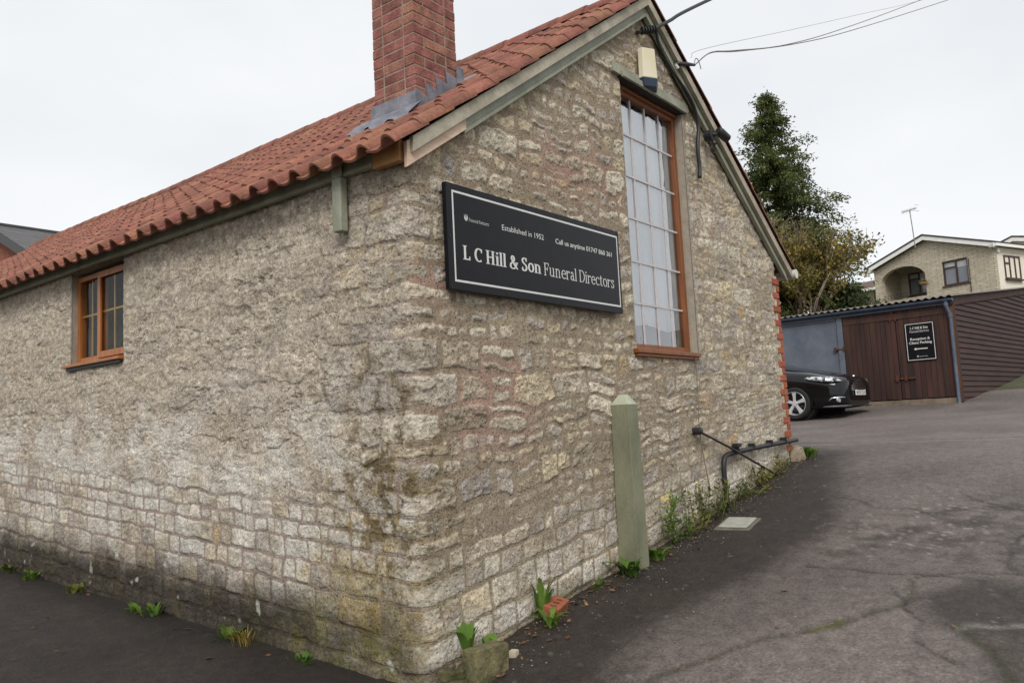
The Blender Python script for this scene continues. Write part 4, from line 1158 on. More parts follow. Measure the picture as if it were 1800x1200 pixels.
def build_main_sign():
    t = thing('shop_sign', 'large black board with white border lettered L C Hill & Son', 'sign', (1.24, -0.05, 2.08))
    L = lambda x, z: (x - 1.24, z - 2.08)
    x0, x1, z0, z1 = 0.253, 2.224, 2.081, 2.731
    a, b = L(x0, z0); c, d = L(x1, z1)
    MB().box(a, c, -0.020, 0.012, b, d).build('panel', SIGN_BLACK, t, bevel=0.002)
    for bx in (0.45, 1.2, 2.0):
        p, q = L(bx, 2.2); MB().box(p - .02, p + .02, 0.0125, 0.06, q, q + 0.45).build('batten', DARK, t)
    fn = lambda x, z, e: (x - 1.24, -0.0206 - e, z - 2.08)
    w = 0.013; X0, X1, Z0, Z1 = 0.303, 2.198, 2.130, 2.690
    quads_obj('border', [[(X0, Z0), (X1, Z0), (X1, Z0 + w), (X0, Z0 + w)], [(X0, Z1 - w), (X1, Z1 - w), (X1, Z1), (X0, Z1)],
                         [(X0, Z0 + w), (X0 + w, Z0 + w), (X0 + w, Z1 - w), (X0, Z1 - w)], [(X1 - w, Z0 + w), (X1, Z0 + w), (X1, Z1 - w), (X1 - w, Z1 - w)]], fn, SIGN_WHITE, t)
    bold, light = Serif(0.185, 0.085), Serif(0.105, 0.055)
    serif_line(bold.text('L C Hill & Son', 0.382, 1.178, 2.274, 0.087), fn, SIGN_WHITE, t)
    serif_line(light.text('Funeral Directors', 1.205, 2.118, 2.270, 0.088), fn, SIGN_WHITE, t)
    serif_line(light.text('Funeral Partners', 0.452, 0.640, 2.518, 0.021), fn, SIGN_WHITE, t, False)
    tulip_logo(fn, 0.425, 2.515, 0.045, SIGN_WHITE, t)
    def TM(x, z): return Matrix.Translation((x - 1.24, -0.0206, z - 2.08)) @ Matrix.Rotation(math.pi / 2, 4, 'X')
    sans('lettering', 'Established in 1952', 0.452, 0.038, TM(0.770, 2.516), SIGN_WHITE, t)
    o = sans('lettering', 'Call us anytime 01747 860 361', 0.742, 0.038, TM(1.360, 2.513), SIGN_WHITE, t)
    o2 = o.copy(); COL.objects.link(o2); o2.location = (0.0016, -0.0002, 0.0004)          # slightly bolder line
    for px_, pz_ in ((0.272, 2.71), (0.272, 2.10), (2.205, 2.71), (2.205, 2.10), (0.8, 2.712), (0.8, 2.10), (1.4, 2.712), (1.4, 2.10), (0.27, 2.4), (2.206, 2.4), (1.9, 2.712)):
        a, b = L(px_, pz_); MB().cyl((a, -0.0205, b), (a, -0.0235, b), 0.006, 10).build('screw', BLACK, t)
build_main_sign()

# ================================================================ THINGS FIXED TO THE GABLE
def build_alarm():
    t = thing('alarm_box', 'cream bell box with blue base fixed over the tall window', 'alarm box', (2.93, -0.03, 4.12))
    cream = pmat('yellowed cream plastic', C(208, 198, 168), C(220, 212, 190), scale=3, rough=0.5)
    blue = pmat('dark blue plastic', C(36, 46, 66), C(46, 58, 80), scale=6, rough=0.4)
    h = [(-0.125, 0), (-0.125, -0.05), (0.0, -0.115), (0.125, -0.05), (0.125, 0)]
    def body(z0, z1, k0, k1): 
        n = len(h); V = [(x * k0, y * k0, z0) for x, y in h] + [(x * k1, y * k1, z1) for x, y in h]
        return MB().add(V, [tuple(range(n)), tuple(range(n, 2 * n))[::-1]] + [(i + n, (i + 1) % n + n, (i + 1) % n, i) for i in range(n)])
    body(0.062, 0.335, 1.0, 0.90).build('cover', cream, t, bevel=0.006)
    body(-0.01, 0.060, 0.86, 1.0).build('base', blue, t, bevel=0.004)
    pale = pmat('faded label', C(214, 206, 184), C(222, 216, 200), scale=20, rough=0.5)
    a = Vector((0.0, -0.115, 0)); b = Vector((0.125, -0.05, 0)); nrm = (b - a).cross(Vector((0, 0, 1))).normalized()
    Q = []
    for k0, k1, z0, z1 in ((0.28, 0.75, 0.10, 0.27),):
        V = [a.lerp(b, k) * 0.965 + nrm * 0.004 + Vector((0, 0, z)) for k, z in ((k0, z0), (k1, z0), (k1, z1), (k0, z1))]
        MB().add(V, [(0, 1, 2, 3)]).build('label_plate', pale, t)
build_alarm()

def build_spot():
    t = thing('security_spotlight', 'small black spotlight with sensor under the right verge', 'spotlight', (4.02, -0.06, 3.90))
    m = MB(); m.cyl((0, 0.0, 0.06), (0, -0.075, 0.06), 0.055, 16); m.build('mount', BLACK, t, auto=40)
    m = MB(); m.tube([(0.0, -0.07, 0.065), (0.09, -0.10, 0.085)], 0.016, 8); m.build('arm', BLACK, t, smooth=True)
    m = MB(); m.tube([(0.06, -0.10, 0.11), (0.10, -0.11, 0.10), (0.21, -0.13, 0.06)], [0.03, 0.046, 0.043], 14); m.build('lamp_head', BLACK, t, auto=40)
    m = MB(); m.tube([(0.02, -0.07, 0.0), (0.02, -0.08, -0.03)], [0.02, 0.026], 10); m.build('sensor', BLACK, t, auto=40)
    m = MB(); m.tube([(0.02 + 0.04 * math.cos(a * .45), -0.06, -0.07 + 0.04 * math.sin(a * .45)) for a in range(15)], 0.006, 6); m.build('loose_flex', BLACK, t, smooth=True)
build_spot()

def cable(name, label, pts, r, mat=BLACK, n=40, cat='cable', seg=7):
    P = bez(pts, n); o = MB().tube(P, r, seg).build(name, mat, None, smooth=True)
    return tag(o, label, cat)
GREYC = pmat('grey cable sheath', C(92, 88, 80), C(122, 116, 106), scale=10, rough=0.6)
TANC = pmat('tan flex', C(150, 136, 110), C(170, 156, 130), scale=10, rough=0.6)
def build_cables():
    t = thing('cable_anchor', 'black service bracket holding the thick overhead cable near the apex', 'bracket', (2.86, -0.02, 4.62))
    m = MB()
    for i in range(6): m.tube([(0.02 + i * 0.022, -0.03 - i * 0.014, 0.01 + i * .006), (0.033 + i * 0.022, -0.04 - i * 0.014, 0.013 + i * .006)], [0.036, 0.030], 12)
    m.build('insulator', BLACK, t, auto=30)
    MB().tube([(0.0, 0.02, 0.0), (0.03, -0.03, 0.01)], 0.016, 8).build('eye_bolt', DARK, t)
    cable('overhead_cable', 'thick twisted black overhead cable rising from the gable apex', [(2.97, -0.11, 4.655), (3.2, -0.16, 4.80), (4.0, -0.25, 5.30), (8.6, -0.6, 8.0), (20, -1.2, 14.0)], 0.016, pmat('dark green-black sheath', (0.02, 0.028, 0.026), (0.035, 0.045, 0.042), scale=30, rough=0.6), 60)
    cable('wall_cable', 'black cable bundle running down the right side of the gable', [(3.05, -0.10, 4.70), (3.12, -0.09, 4.56), (3.30, -0.09, 4.42), (3.52, -0.085, 4.33), (3.74, -0.08, 4.20), (3.84, -0.075, 4.02), (3.80, -0.07, 3.80), (3.81, -0.07, 3.60), (3.79, -0.07, 3.50)], [0.014] * 16 + [0.020] * 25, BLACK, 40)
    cable('wall_flex', 'thin tan flex drooping beside the black cable bundle', [(3.80, -0.055, 4.18), (3.90, -0.05, 3.98), (3.87, -0.05, 3.78), (3.90, -0.05, 3.60), (3.88, -0.05, 3.48)], 0.006, TANC, 24)
    cable('spotlight_flex', 'thin pale flex looping from the cables to the spotlight', [(3.78, -0.055, 4.22), (3.86, -0.05, 4.05), (3.96, -0.05, 3.98), (4.02, -0.06, 3.92)], 0.006, TANC, 20)
    t = thing('wire_clamp', 'dark strain clamp gripping the thin overhead wires', 'clamp', (3.42, -0.02, 4.50))
    MB().tube([(0, 0, 0), (0.05, -0.07, 0.012), (0.18, -0.10, 0.04), (0.31, -0.113, 0.07)], [0.012, 0.02, 0.019, 0.012], 10).build('grip', BLACK, t, auto=40)
    MB().tube([(0.05, -0.06, -0.03), (0.02, -0.055, 0.0)], [0.02, 0.014], 10).build('insulator', pmat('white porcelain', (0.6, 0.58, 0.55), None, rough=0.3), t, auto=40)
    MB().tube(bez([(0.27, -0.12, 0.05), (0.31, -0.13, 0.13), (0.37, -0.13, 0.12), (0.42, -0.125, 0.06)], 14), 0.004, 5).build('tail', GREYC, t, smooth=True)
    a = (3.73, -0.133, 4.57)
    cable('telephone_wire', 'middle thin dark wire sagging away to the upper right', [a, (4.17, -0.118, 4.85), (4.78, -0.112, 5.08), (6.28, -0.156, 5.65), (8.52, -0.236, 6.64), (12.44, -0.617, 8.49), (19.3, -1.73, 11.86)], 0.0055, GREYC, 70, 'wire')
    cable('telephone_wire', 'lowest thin dark wire sagging away to the upper right', [a, (4.17, -0.119, 4.846), (4.91, -0.122, 5.116), (6.66, -0.172, 5.794), (8.83, -0.312, 6.713), (13.29, -0.921, 8.708), (19.32, -1.69, 11.45)], 0.0055, GREYC, 70, 'wire')
    cable('telephone_wire', 'faint hair-thin wire above the other overhead wires', [(3.66, -0.13, 4.62), (4.13, -0.077, 4.89), (6.55, -0.222, 5.93), (8.72, -0.513, 6.85), (11.33, -0.753, 7.97), (19.3, -1.69, 11.45)], 0.002, GREYC, 50, 'wire')
    # thin wire down the gable by the stay
    cable('earth_wire', 'thin grey vertical wire on the gable below the window', [(3.47, -0.05, 1.80), (3.46, -0.052, 1.45), (3.44, -0.052, 1.13), (3.5, -0.05, 0.85), (3.58, -0.05, 0.6)], 0.004, GREYC, 20, 'wire')
build_cables()

def build_low_fittings():
    t = thing('conduit_pipe', 'black bent conduit pipe on clips low on the gable', 'pipe', (3.88, -0.05, 0.40))
    P = bez([(0.02, -0.02, -0.02), (-0.015, -0.015, 0.10), (-0.02, -0.012, 0.30), (-0.01, -0.012, 0.42), (0.03, -0.012, 0.475), (0.10, -0.012, 0.495)], 30) + bez([(0.10, -0.012, 0.495), (0.3, -0.012, 0.505), (1.0, -0.012, 0.525), (1.92, -0.012, 0.545)], 12)[1:]
    MB().tube(P, 0.024, 12).build('pipe', BLACK, t, smooth=True)
    for x in (0.30, 0.68, 1.15, 1.55):
        MB().box(x - 0.012, x + 0.012, -0.040, 0.03, 0.475 + x * 0.03, 0.55 + x * 0.026).build('clip', BLACK, t, bevel=0.003)
    MB().box(0.27, 0.35, -0.045, 0.02, 0.55, 0.585).build('bracket', BLACK, t, bevel=0.004)
    t = thing('stay_bar', 'thin black metal bar slanting from the gable to the ground', 'bar', (3.42, -0.06, 1.12))
    MB().tube([(0, 0.03, 0.008), (0.0, -0.01, 0.0), (0.5, -0.03, -0.15), (1.2, -0.04, -0.37), (1.84, -0.04, -0.57)], 0.011, 8).build('bar', BLACK, t, smooth=True)
    MB().tube([(-0.015, 0.06, 0.012), (-0.012, -0.01, 0.01), (0.0, -0.03, 0.004)], [0.032, 0.034, 0.022], 12).build('wall_end', BLACK, t, auto=40)
    # green painted corner post
    x0, x1, y0, y1 = 2.045, 2.185, -0.165, -0.012
    t = thing('wooden_post', 'sage green square post with pyramid top against the gable', 'post', (2.115, -0.09, gzf(2.1, -0.09)))
    zb = gzf(2.1, -0.09); a, b, c, d = x0 - 2.115, x1 - 2.115, y0 + 0.09, y1 + 0.09; z1 = 1.375 - zb
    k = 0.024
    V = [(a - .012, c - .012, -0.1), (b + .012, c - .012, -0.1), (b + .012, d, -0.1), (a - .012, d, -0.1), (a, c, z1), (b, c, z1), (b, d, z1), (a, d, z1)]
    MB().add(V, [(0, 3, 2, 1), (0, 1, 5, 4), (1, 2, 6, 5), (2, 3, 7, 6), (3, 0, 4, 7)]).build('shaft', GREEN, t, bevel=0.004)
    V = [(a, c, z1 + 0.001), (b, c, z1 + 0.001), (b, d, z1 + 0.001), (a, d, z1 + 0.001)] + [(a + .045, c + .05, z1 + .078), (b - .045, c + .05, z1 + .078), (b - .045, d - .05, z1 + .078), (a + .045, d - .05, z1 + .078)]
    MB().add(V, [(4, 5, 6, 7), (0, 1, 5, 4), (1, 2, 6, 5), (2, 3, 7, 6), (3, 0, 4, 7)]).build('pyramid_top', pmat('paler sage paint', C(150, 156, 132), C(176, 178, 156), scale=8, rough=0.6, bump=0.002, bscale=40), t, bevel=0.003)  # top in a paler tone than the shaft
    # inspection cover
    zc = gzf(3.38, -0.35)
    t = thing('inspection_cover', 'pale square drain cover in the tarmac below the bent pipe', 'drain cover', (3.40, -0.36, zc), RAD(6))
    tilt = math.atan(0.145)
    m = MB(Matrix.Rotation(-tilt, 4, 'Y')); m.box(-0.19, 0.19, -0.155, 0.155, -0.03, 0.010); m.build('surround', pmat('damp concrete', C(92, 86, 78), C(116, 108, 98), scale=14, rough=0.9, bump=0.004, bscale=60), t, bevel=0.01)
    m = MB(Matrix.Rotation(-tilt, 4, 'Y')); m.box(-0.15, 0.15, -0.12, 0.12, 0.0105, 0.024); m.build('lid', pmat('pale cover', C(146, 145, 135), C(166, 165, 155), scale=14, rough=0.8, bump=0.002, bscale=60, speck=0.12), t, bevel=0.008)
build_low_fittings()
# ================================================================ TIMBER GARAGE (own axes: x into its depth, y to the left along its front)
GAZ = RAD(-5.5); GO = Vector((15.997, 0.041, 1.266))
def build_garage():
    rng = random.Random(21)
    g = thing('timber_garage', 'dark brown boarded garage with corrugated roof and blue-grey gutter', 'garage', GO, GAZ)
    brown = pmat('dark brown stained boards', C(44, 25, 20), C(68, 40, 31), scale=7, rough=0.75, bump=0.003, bscale=30, stretch=(1, 1, 0.12), objrand=0.22, speck=0.16)
    side_b = pmat('dark brown weatherboard', C(46, 28, 24), C(66, 41, 34), scale=5, rough=0.75, bump=0.003, bscale=26, stretch=(0.2, 1, 2), objrand=0.16, speck=0.14)
    frame = pmat('tan door post', C(92, 58, 36), C(116, 76, 48), scale=6, rough=0.8, stretch=(1, 1, 0.2))
    blue = pmat('blue-grey painted sheet', C(86, 93, 106), C(104, 110, 121), scale=2.2, rough=0.6, bump=0.004, bscale=6, speck=0.06)
    blue2 = pmat('blue-grey gutter paint', C(66, 77, 94), C(84, 95, 110), scale=5, rough=0.45)
    rust = pmat('rusty iron', C(60, 34, 24), C(96, 56, 38), scale=30, rough=0.85, bump=0.002)
    conc = pmat('stained concrete', C(92, 80, 68), C(120, 106, 90), scale=6, rough=0.95, bump=0.01, bscale=20)
    H = 2.14
    # double doors: each leaf is a row of vertical boards
    for nm, a, b in (('door', 0.075, 1.165), ('door', 1.175, 2.335)):
        leaf = MB().box(0.035, 0.06, a, b, 0.13, H).build(nm, brown, g)
        y = a
        while y < b - 0.02:
            w = min(rng.uniform(0.10, 0.13), b - y)
            if b - y - w < 0.05: w = b - y
            q = rng.uniform(0, 0.006)
            MB().box(0.012 - q, 0.034, y + 0.003, y + w - 0.003, 0.125 + rng.uniform(0, 0.012), H - 0.01).build('board', brown, leaf, bevel=0.003)
            y += w
    MB().box(-0.004, 0.01, 0.10, 2.32, H - 0.24, H - 0.12).build('head_rail', brown, g)
    m = MB(); m.box(0.0, 0.10, -0.03, 0.07, 0.03, H + 0.02); m.build('corner_post', frame, g, bevel=0.004)
    # ironmongery
    for y in (1.17,):
        m = MB(); m.box(-0.022, -0.005, 0.84, 1.28, 0.565, 0.60); m.box(-0.03, -0.005, 1.02, 1.06, 0.53, 0.64); m.box(-0.03, -0.005, 1.2, 1.25, 0.52, 0.66); m.box(-0.04, -0.03, 0.9, 0.96, 0.56, 0.605)
        m.build('door_bolt', rust, g, bevel=0.003)
        m = MB(); m.box(-0.018, -0.0045, 1.1, 1.35, 1.90, 1.93); m.box(-0.02, -0.0045, 1.14, 1.17, 1.86, 2.02); m.box(-0.02, -0.0045, 1.26, 1.29, 1.86, 2.02)
        m.build('top_bolt', rust, g, bevel=0.003)
    m = MB(); m.box(-0.02, 0.03, 2.33, 2.56, 1.345, 1.375); m.box(-0.025, 0.03, 2.33, 2.37, 1.30, 1.42); m.box(-0.025, 0.03, 2.53, 2.57, 1.29, 1.41)
    m.build('hasp', rust, g, bevel=0.003)
    # blue sliding panel and its post on the left
    MB().box(-0.01, 0.06, 2.345, 2.47, 0.02, H + 0.0).build('blue_post', blue, g, bevel=0.004)
    MB().box(0.03, 0.05, 2.48, 6.4, 0.04, H - 0.02).build('blue_panel', blue, g)
    MB().box(0.0, 0.029, 2.49, 6.4, H - 0.10, H - 0.03).build('panel_rail', blue, g)
    # concrete plinth under the doors
    n = 26; V = []; F = []
    for i in range(n + 1):
        y = 0.05 + i * 6.3 / n
        V += [(-0.10 - 0.04 * rng.random(), y, -0.14), (-0.05 - 0.03 * rng.random(), y, 0.09 + 0.03 * rng.random()), (0.06, y, 0.115)]
    for i in range(n):
        F += [(3 * i, 3 * i + 1, 3 * i + 4, 3 * i + 3), (3 * i + 1, 3 * i + 2, 3 * i + 5, 3 * i + 4)]
    MB().add(V, [f[::-1] for f in F]).build('plinth', conc, g)
    # weatherboarded side: tapered boards lapped one over the other, cut to the rising ground and the roof
    side = MB().prism([(0.10, 0.03, -0.6), (6.8, 0.03, -0.6), (6.8, 0.03, 2.90), (0.10, 0.03, 2.20)], (0, 0.04, 0)).build('side_wall', brown, g)
    z = -0.12; pitch = 0.118
    while z < 2.95:
        x0 = 0.10; top = z + pitch + 0.02
        xa = max(x0, (z - 2.10) / 0.112 + 0.1) if z + pitch > 2.16 else x0
        if xa < 6.7:
            m = MB(); e = rng.uniform(-.004, .004); q = 0.012 if z + pitch > 2.16 else 0
            V = [(xa, 0.0 - 0.012, z + e), (6.8, -0.012, z + e), (6.8, 0.026, z + e), (xa, 0.026, z + e), (xa, 0.018, top), (6.8, 0.018, top), (6.8, 0.026, top), (xa, 0.026, top)]
            m.add(V, [(0, 3, 2, 1), (4, 5, 6, 7), (0, 1, 5, 4), (1, 2, 6, 5), (2, 3, 7, 6), (3, 0, 4, 7)]).build('weatherboard', side_b, side)
        z += pitch
    m = MB(); m.box(0.0, 0.12, -0.035, -0.0305, -0.1, 2.12); m.build('corner_board', brown, g)
    m = MB(); m.prism([(-0.02, -0.03, 2.06), (6.85, -0.03, 2.86), (6.85, -0.03, 3.02), (-0.02, -0.03, 2.24)], (0, 0.015, 0)); m.build('verge_board', brown, g)
    # corrugated roof sheet
    xs = [-0.12, 3.4, 6.9]; ys = np.arange(-0.09, 6.5, 0.019); V = []; F = []
    for y in ys:
        for x in xs: V.append((x, y, 2.275 + 0.112 * x + 0.020 * math.cos(2 * math.pi * y / 0.152)))
    for i in range(len(ys) - 1):
        for j in range(2): F.append((3 * i + j, 3 * i + j + 1, 3 * i + j + 4, 3 * i + j + 3))
    nV = len(V); V += [(a, b, c - 0.008) for a, b, c in V]; F2 = [tuple(k + nV for k in f[::-1]) for f in F]
    F += F2 + [(3 * i, 3 * i + 3, 3 * i + 3 + nV, 3 * i + nV) for i in range(len(ys) - 1)]
    MB().add(V, F).build('corrugated_roof', pmat('corrugated cement sheet', C(96, 88, 82), C(128, 118, 108), scale=5, rough=0.9, bump=0.004, bscale=30), g, auto=50)
    # gutter: half round with a stop end, brackets and downpipe
    R = 0.062; V = []; F = []; n = 10
    for y, zz in ((-0.06, 2.20), (6.4, 2.235)):
        for rr in (R, R - 0.006):
            for k in range(n + 1):
                a = math.pi + math.pi * k / n; V.append((-0.10 + rr * math.cos(a), y, zz + rr * math.sin(a)))
    q = n + 1
    for k in range(n): F += [(k, k + 1, 2 * q + k + 1, 2 * q + k), (q + k + 1, q + k, 3 * q + k, 3 * q + k + 1), (k + 1, k, q + k, q + k + 1)]
    F.append(tuple(range(q)))
    gt = MB().add(V, F).build('gutter', blue2, g, auto=50)
    MB().box(-0.04, 0.012, -0.02, 6.4, 2.09, 2.22).build('fascia_board', blue2, g)
    P = [(-0.10, 0.075, 2.15), (-0.10, 0.075, 2.06), (-0.085, 0.06, 1.98), (-0.06, 0.03, 1.88), (-0.055, 0.025, 1.80), (-0.055, 0.025, 0.05), (-0.075, 0.02, -0.02)]
    dp = MB().tube(P, 0.036, 12).build('downpipe', blue2, g, auto=40)
    for zz in (2.08, 1.84, 0.02): MB().cyl((-0.055 - (0.045 if zz > 2 else 0), 0.025 + (0.05 if zz > 2 else 0), zz - 0.035), (-0.055 - (0.045 if zz > 2 else 0), 0.025 + (0.05 if zz > 2 else 0), zz + 0.035), 0.046, 12).build('collar', blue2, dp, auto=40)
    # rest of the shell
    m = MB(); m.box(6.74, 6.8, 0.08, 6.4, -0.4, 2.9); m.box(0.06, 6.7, 6.36, 6.4, -0.2, 2.2); m.build('rear_walls', brown, g)
    # direction sign on the doors
    s = thing('direction_sign', 'small black notice with arrow fixed to the brown garage doors', 'sign', g.matrix_world @ Vector((0, 0, 0)), 0)
    s.location = GO + Matrix.Rotation(GAZ, 3, 'Z') @ Vector((-0.012, 0.68, 0.95)); s.rotation_euler = (0, 0, GAZ)
    MB().box(-0.008, 0.0, -0.30, 0.295, 0.0, 0.82).build('panel', SIGN_BLACK, s)
    fn = lambda a, b, e: (-0.0086 - e, -a, b)           # a runs to the viewer's right
    w = 0.012; A0, A1, Z0, Z1 = -0.283, 0.288, 0.012, 0.808
    quads_obj('border', [[(A0, Z0), (A1, Z0), (A1, Z0 + w), (A0, Z0 + w)], [(A0, Z1 - w), (A1, Z1 - w), (A1, Z1), (A0, Z1)], [(A0, Z0 + w), (A0 + w, Z0 + w), (A0 + w, Z1 - w), (A0, Z1 - w)], [(A1 - w, Z0 + w), (A1, Z0 + w), (A1, Z1 - w), (A1 - w, Z1 - w)]], fn, SIGN_WHITE, s)
    serif_line(Serif(0.185, 0.085).text('L C Hill & Son', -0.185, 0.185, 0.685, 0.052), fn, SIGN_WHITE, s, False)
    serif_line(Serif(0.11, 0.06).text('Funeral Directors', -0.20, 0.20, 0.612, 0.050), fn, SIGN_WHITE, s, False)
    TM = lambda a, b: Matrix.Translation((-0.0086, -a, b)) @ Matrix(((0, 0, -1, 0), (-1, 0, 0, 0), (0, 1, 0, 0), (0, 0, 0, 1)))
    for tx, ww, zz in (('Reception &', 0.40, 0.445), ('Client Parking', 0.46, 0.362)):
        o = sans('lettering', tx, ww, 0.056, TM(-ww / 2, zz), SIGN_WHITE, s)
        o2 = o.copy(); COL.objects.link(o2); o2.location = (-0.0003, -0.004, 0.001)
    quads_obj('arrow', [[(-0.10, 0.243), (0.14, 0.243), (0.14, 0.263), (-0.10, 0.263)], [(-0.145, 0.253), (-0.095, 0.223), (-0.095, 0.283)]], fn, SIGN_WHITE, s)
    tulip_logo(fn, -0.075, 0.07, 0.045, SIGN_WHITE, s)
    serif_line(Serif(0.11, 0.06).text('Funeral Partners', -0.045, 0.13, 0.078, 0.022), fn, SIGN_WHITE, s, False)
build_garage()

# ================================================================ CAR (own axes: x forward from the front wheels, y to its left, z up from the tarmac)
def build_car():
    paint = pmat('black car paint', (0.004, 0.004, 0.005), (0.006, 0.006, 0.007), scale=2, rough=0.15, coat=0.5, spec=0.2)
    chrome = pmat('chrome', (0.75, 0.75, 0.76), None, rough=0.12, metal=1.0)
    tyre = pmat('tyre rubber', (0.012, 0.012, 0.012), (0.02, 0.02, 0.02), scale=30, rough=0.85)
    alloy = pmat('silver alloy', (0.66, 0.66, 0.68), None, rough=0.35, metal=0.4)
    glass = pmat('tinted car glass', (0.02, 0.03, 0.03), (0.03, 0.04, 0.04), scale=2, rough=0.05, coat=1.0)
    white = pmat('number plate white', (0.72, 0.72, 0.70), None, rough=0.4)
    lampm = pmat('headlamp lens', (0.10, 0.11, 0.12), (0.80, 0.82, 0.84), scale=16, rough=0.06, metal=0.6, lo=0.42, hi=0.58, coat=1.0)
    hx, hy = math.cos(GAZ - math.pi / 2), math.sin(GAZ - math.pi / 2)
    # front right wheel stands at (13.62, 2.65); the centre line lies .80 m deeper
    wl_, cl = Vector((13.62, 2.65, 0)), Vector((math.cos(GAZ), math.sin(GAZ), 0)) * 0.80
    c = wl_ + cl
    t = thing('parked_car', 'black saloon car parked nose-out in front of the garage', 'car', (c.x, c.y, gzf(13.9, 2.65) + 0.0), GAZ - math.pi / 2)
    # stations from nose to tail: x, half width at sill / belt / shoulder, z of bumper foot, belt line, crown of bonnet or roof
    # cross-section points (y, z), from the underside centre up the side to the top centre
    def section(x, hw, zf, zb, zt, crown, roofw=None, roofz=None):
        P = [(0, zf), (hw * 0.80, zf), (hw * 0.97, zf + 0.06), (hw, zf + (zb - zf) * 0.45), (hw * 0.985, zb - 0.05), (hw * 0.95, zb)]
        if roofw is None:
            P += [(hw * 0.90, zb + (zt - zb) * 0.45), (hw * 0.74, zb + (zt - zb) * 0.85), (hw * 0.4, zt), (0, zt + crown)]
        else:
            P += [(mix(hw * 0.95, roofw, 0.35), mix(zb, roofz, 0.38)), (mix(hw * 0.95, roofw, 0.92), mix(zb, roofz, 0.88)), (roofw * 0.72, roofz + 0.015), (0, roofz + 0.03)]
        return [(x, y, z) for y, z in P]
    S = [section(0.985, 0.50, 0.30, 0.55, 0.70, 0.0), section(0.975, 0.60, 0.25, 0.62, 0.80, 0.01), section(0.90, 0.77, 0.21, 0.68, 0.845, 0.015),
         section(0.70, 0.885, 0.19, 0.73, 0.885, 0.02), section(0.45, 0.915, 0.17, 0.80, 0.945, 0.025), section(0.10, 0.925, 0.17, 0.88, 1.025, 0.03),
         section(-0.25, 0.925, 0.17, 0.92, 1.075, 0.03), section(-0.48, 0.925, 0.17, 0.93, 1.08, 0.02, 0.72, 1.11),
         section(-1.35, 0.925, 0.17, 0.92, 1.0, 0, 0.60, 1.43), section(-2.1, 0.925, 0.17, 0.93, 1.0, 0, 0.60, 1.475), section(-2.9, 0.925, 0.18, 0.95, 1.0, 0, 0.58, 1.40),
         section(-3.55, 0.915, 0.20, 0.97, 1.0, 0, 0.60, 1.10), section(-3.85, 0.87, 0.24, 0.95, 1.03, 0.02), section(-3.92, 0.80, 0.30, 0.80, 0.95, 0.02)]
    n = len(S[0]); V = []; F = []
    for sec in S:
        V += sec + [(x, -y, z) for x, y, z in sec[-2:0:-1]]
    m = 2 * n - 2
    for i in range(len(S) - 1):
        for k in range(m): F.append((i * m + k, i * m + (k + 1) % m, (i + 1) * m + (k + 1) % m, (i + 1) * m + k))
    F.append(tuple(range(m))[::-1]); F.append(tuple(range((len(S) - 1) * m, len(S) * m)))
    body = MB().add(V, F).build('body', paint, t, smooth=True)
    md = body.modifiers.new('sub', 'SUBSURF'); md.levels = 2; md.render_levels = 2
    # glass: windscreen and side windows, laid just proud of the cabin
    def quadstrip(name, pts, mat, parent=t, th=0.01):
        MB().prism(pts, th).build(name, mat, parent, bevel=0.004)
    MB().add([(-0.40, -0.68, 1.10), (-0.40, 0.68, 1.10), (-1.30, 0.53, 1.435), (-1.30, -0.53, 1.435)], [(0, 1, 2, 3)]).build('windscreen', glass, t)
    for sy in (-1, 1):
        w = [(-0.80, 0.865 * sy, 0.96), (-2.05, 0.87 * sy, 0.985), (-2.05, 0.655 * sy, 1.415), (-1.42, 0.655 * sy, 1.40)]
        MB().add(w, [(0, 1, 2, 3) if sy < 0 else (3, 2, 1, 0)]).build('side_window', glass, t)
        w = [(-2.12, 0.87 * sy, 0.99), (-3.2, 0.85 * sy, 1.02), (-2.85, 0.66 * sy, 1.36), (-2.12, 0.655 * sy, 1.415)]
        MB().add(w, [(0, 1, 2, 3) if sy < 0 else (3, 2, 1, 0)]).build('side_window', glass, t)
        mm = MB(); mm.tube([(-0.88, 0.90 * sy, 1.02), (-0.90, 1.0 * sy, 1.05), (-0.91, 1.07 * sy, 1.05)], [0.05, 0.085, 0.05], 10); mm.build('door_mirror', paint, t, auto=60)
        # headlamp: a swept lens wrapping round the front corner
        pts = [(0.26, 0.945, 0.815), (0.42, 0.940, 0.775), (0.60, 0.918, 0.742), (0.78, 0.855, 0.725), (0.885, 0.735, 0.725), (0.92, 0.60, 0.735),
               (0.86, 0.60, 0.785), (0.80, 0.725, 0.805), (0.66, 0.845, 0.828), (0.46, 0.915, 0.85), (0.32, 0.940, 0.848)]
        nn = len(pts); V = [(x, y * sy, z) for x, y, z in pts]; cxx = Vector((0.58, 0.78 * sy, 0.78))
        idx = list(range(nn)); f = []
        up = [10, 9, 8, 7, 6]; lo = [0, 1, 2, 3, 4, 5]
        f = [(0, 1, 9, 10), (1, 2, 8, 9), (2, 3, 7, 8), (3, 4, 6, 7), (4, 5, 6)]
        hl = MB().add(V, f if sy > 0 else [q[::-1] for q in f]).build('headlight', lampm, t, smooth=True)
        hl.modifiers.new('th', 'SOLIDIFY').thickness = 0.02
        for cx_, cy_, r in ((0.80, 0.775, 0.04), (0.62, 0.865, 0.036)):
            MB().tube([(cx_ + 0.02, (cy_ + 0.03) * sy, 0.77), (cx_ + 0.045, (cy_ + 0.045) * sy, 0.77)], [r, r * 0.8], 12).build('projector_lamp', glass, hl, auto=40)
        # fog lamp recess with bright trim
        V = [(0.925, 0.60 * sy, 0.40), (0.86, 0.76 * sy, 0.41), (0.80, 0.815 * sy, 0.35), (0.905, 0.66 * sy, 0.34)]
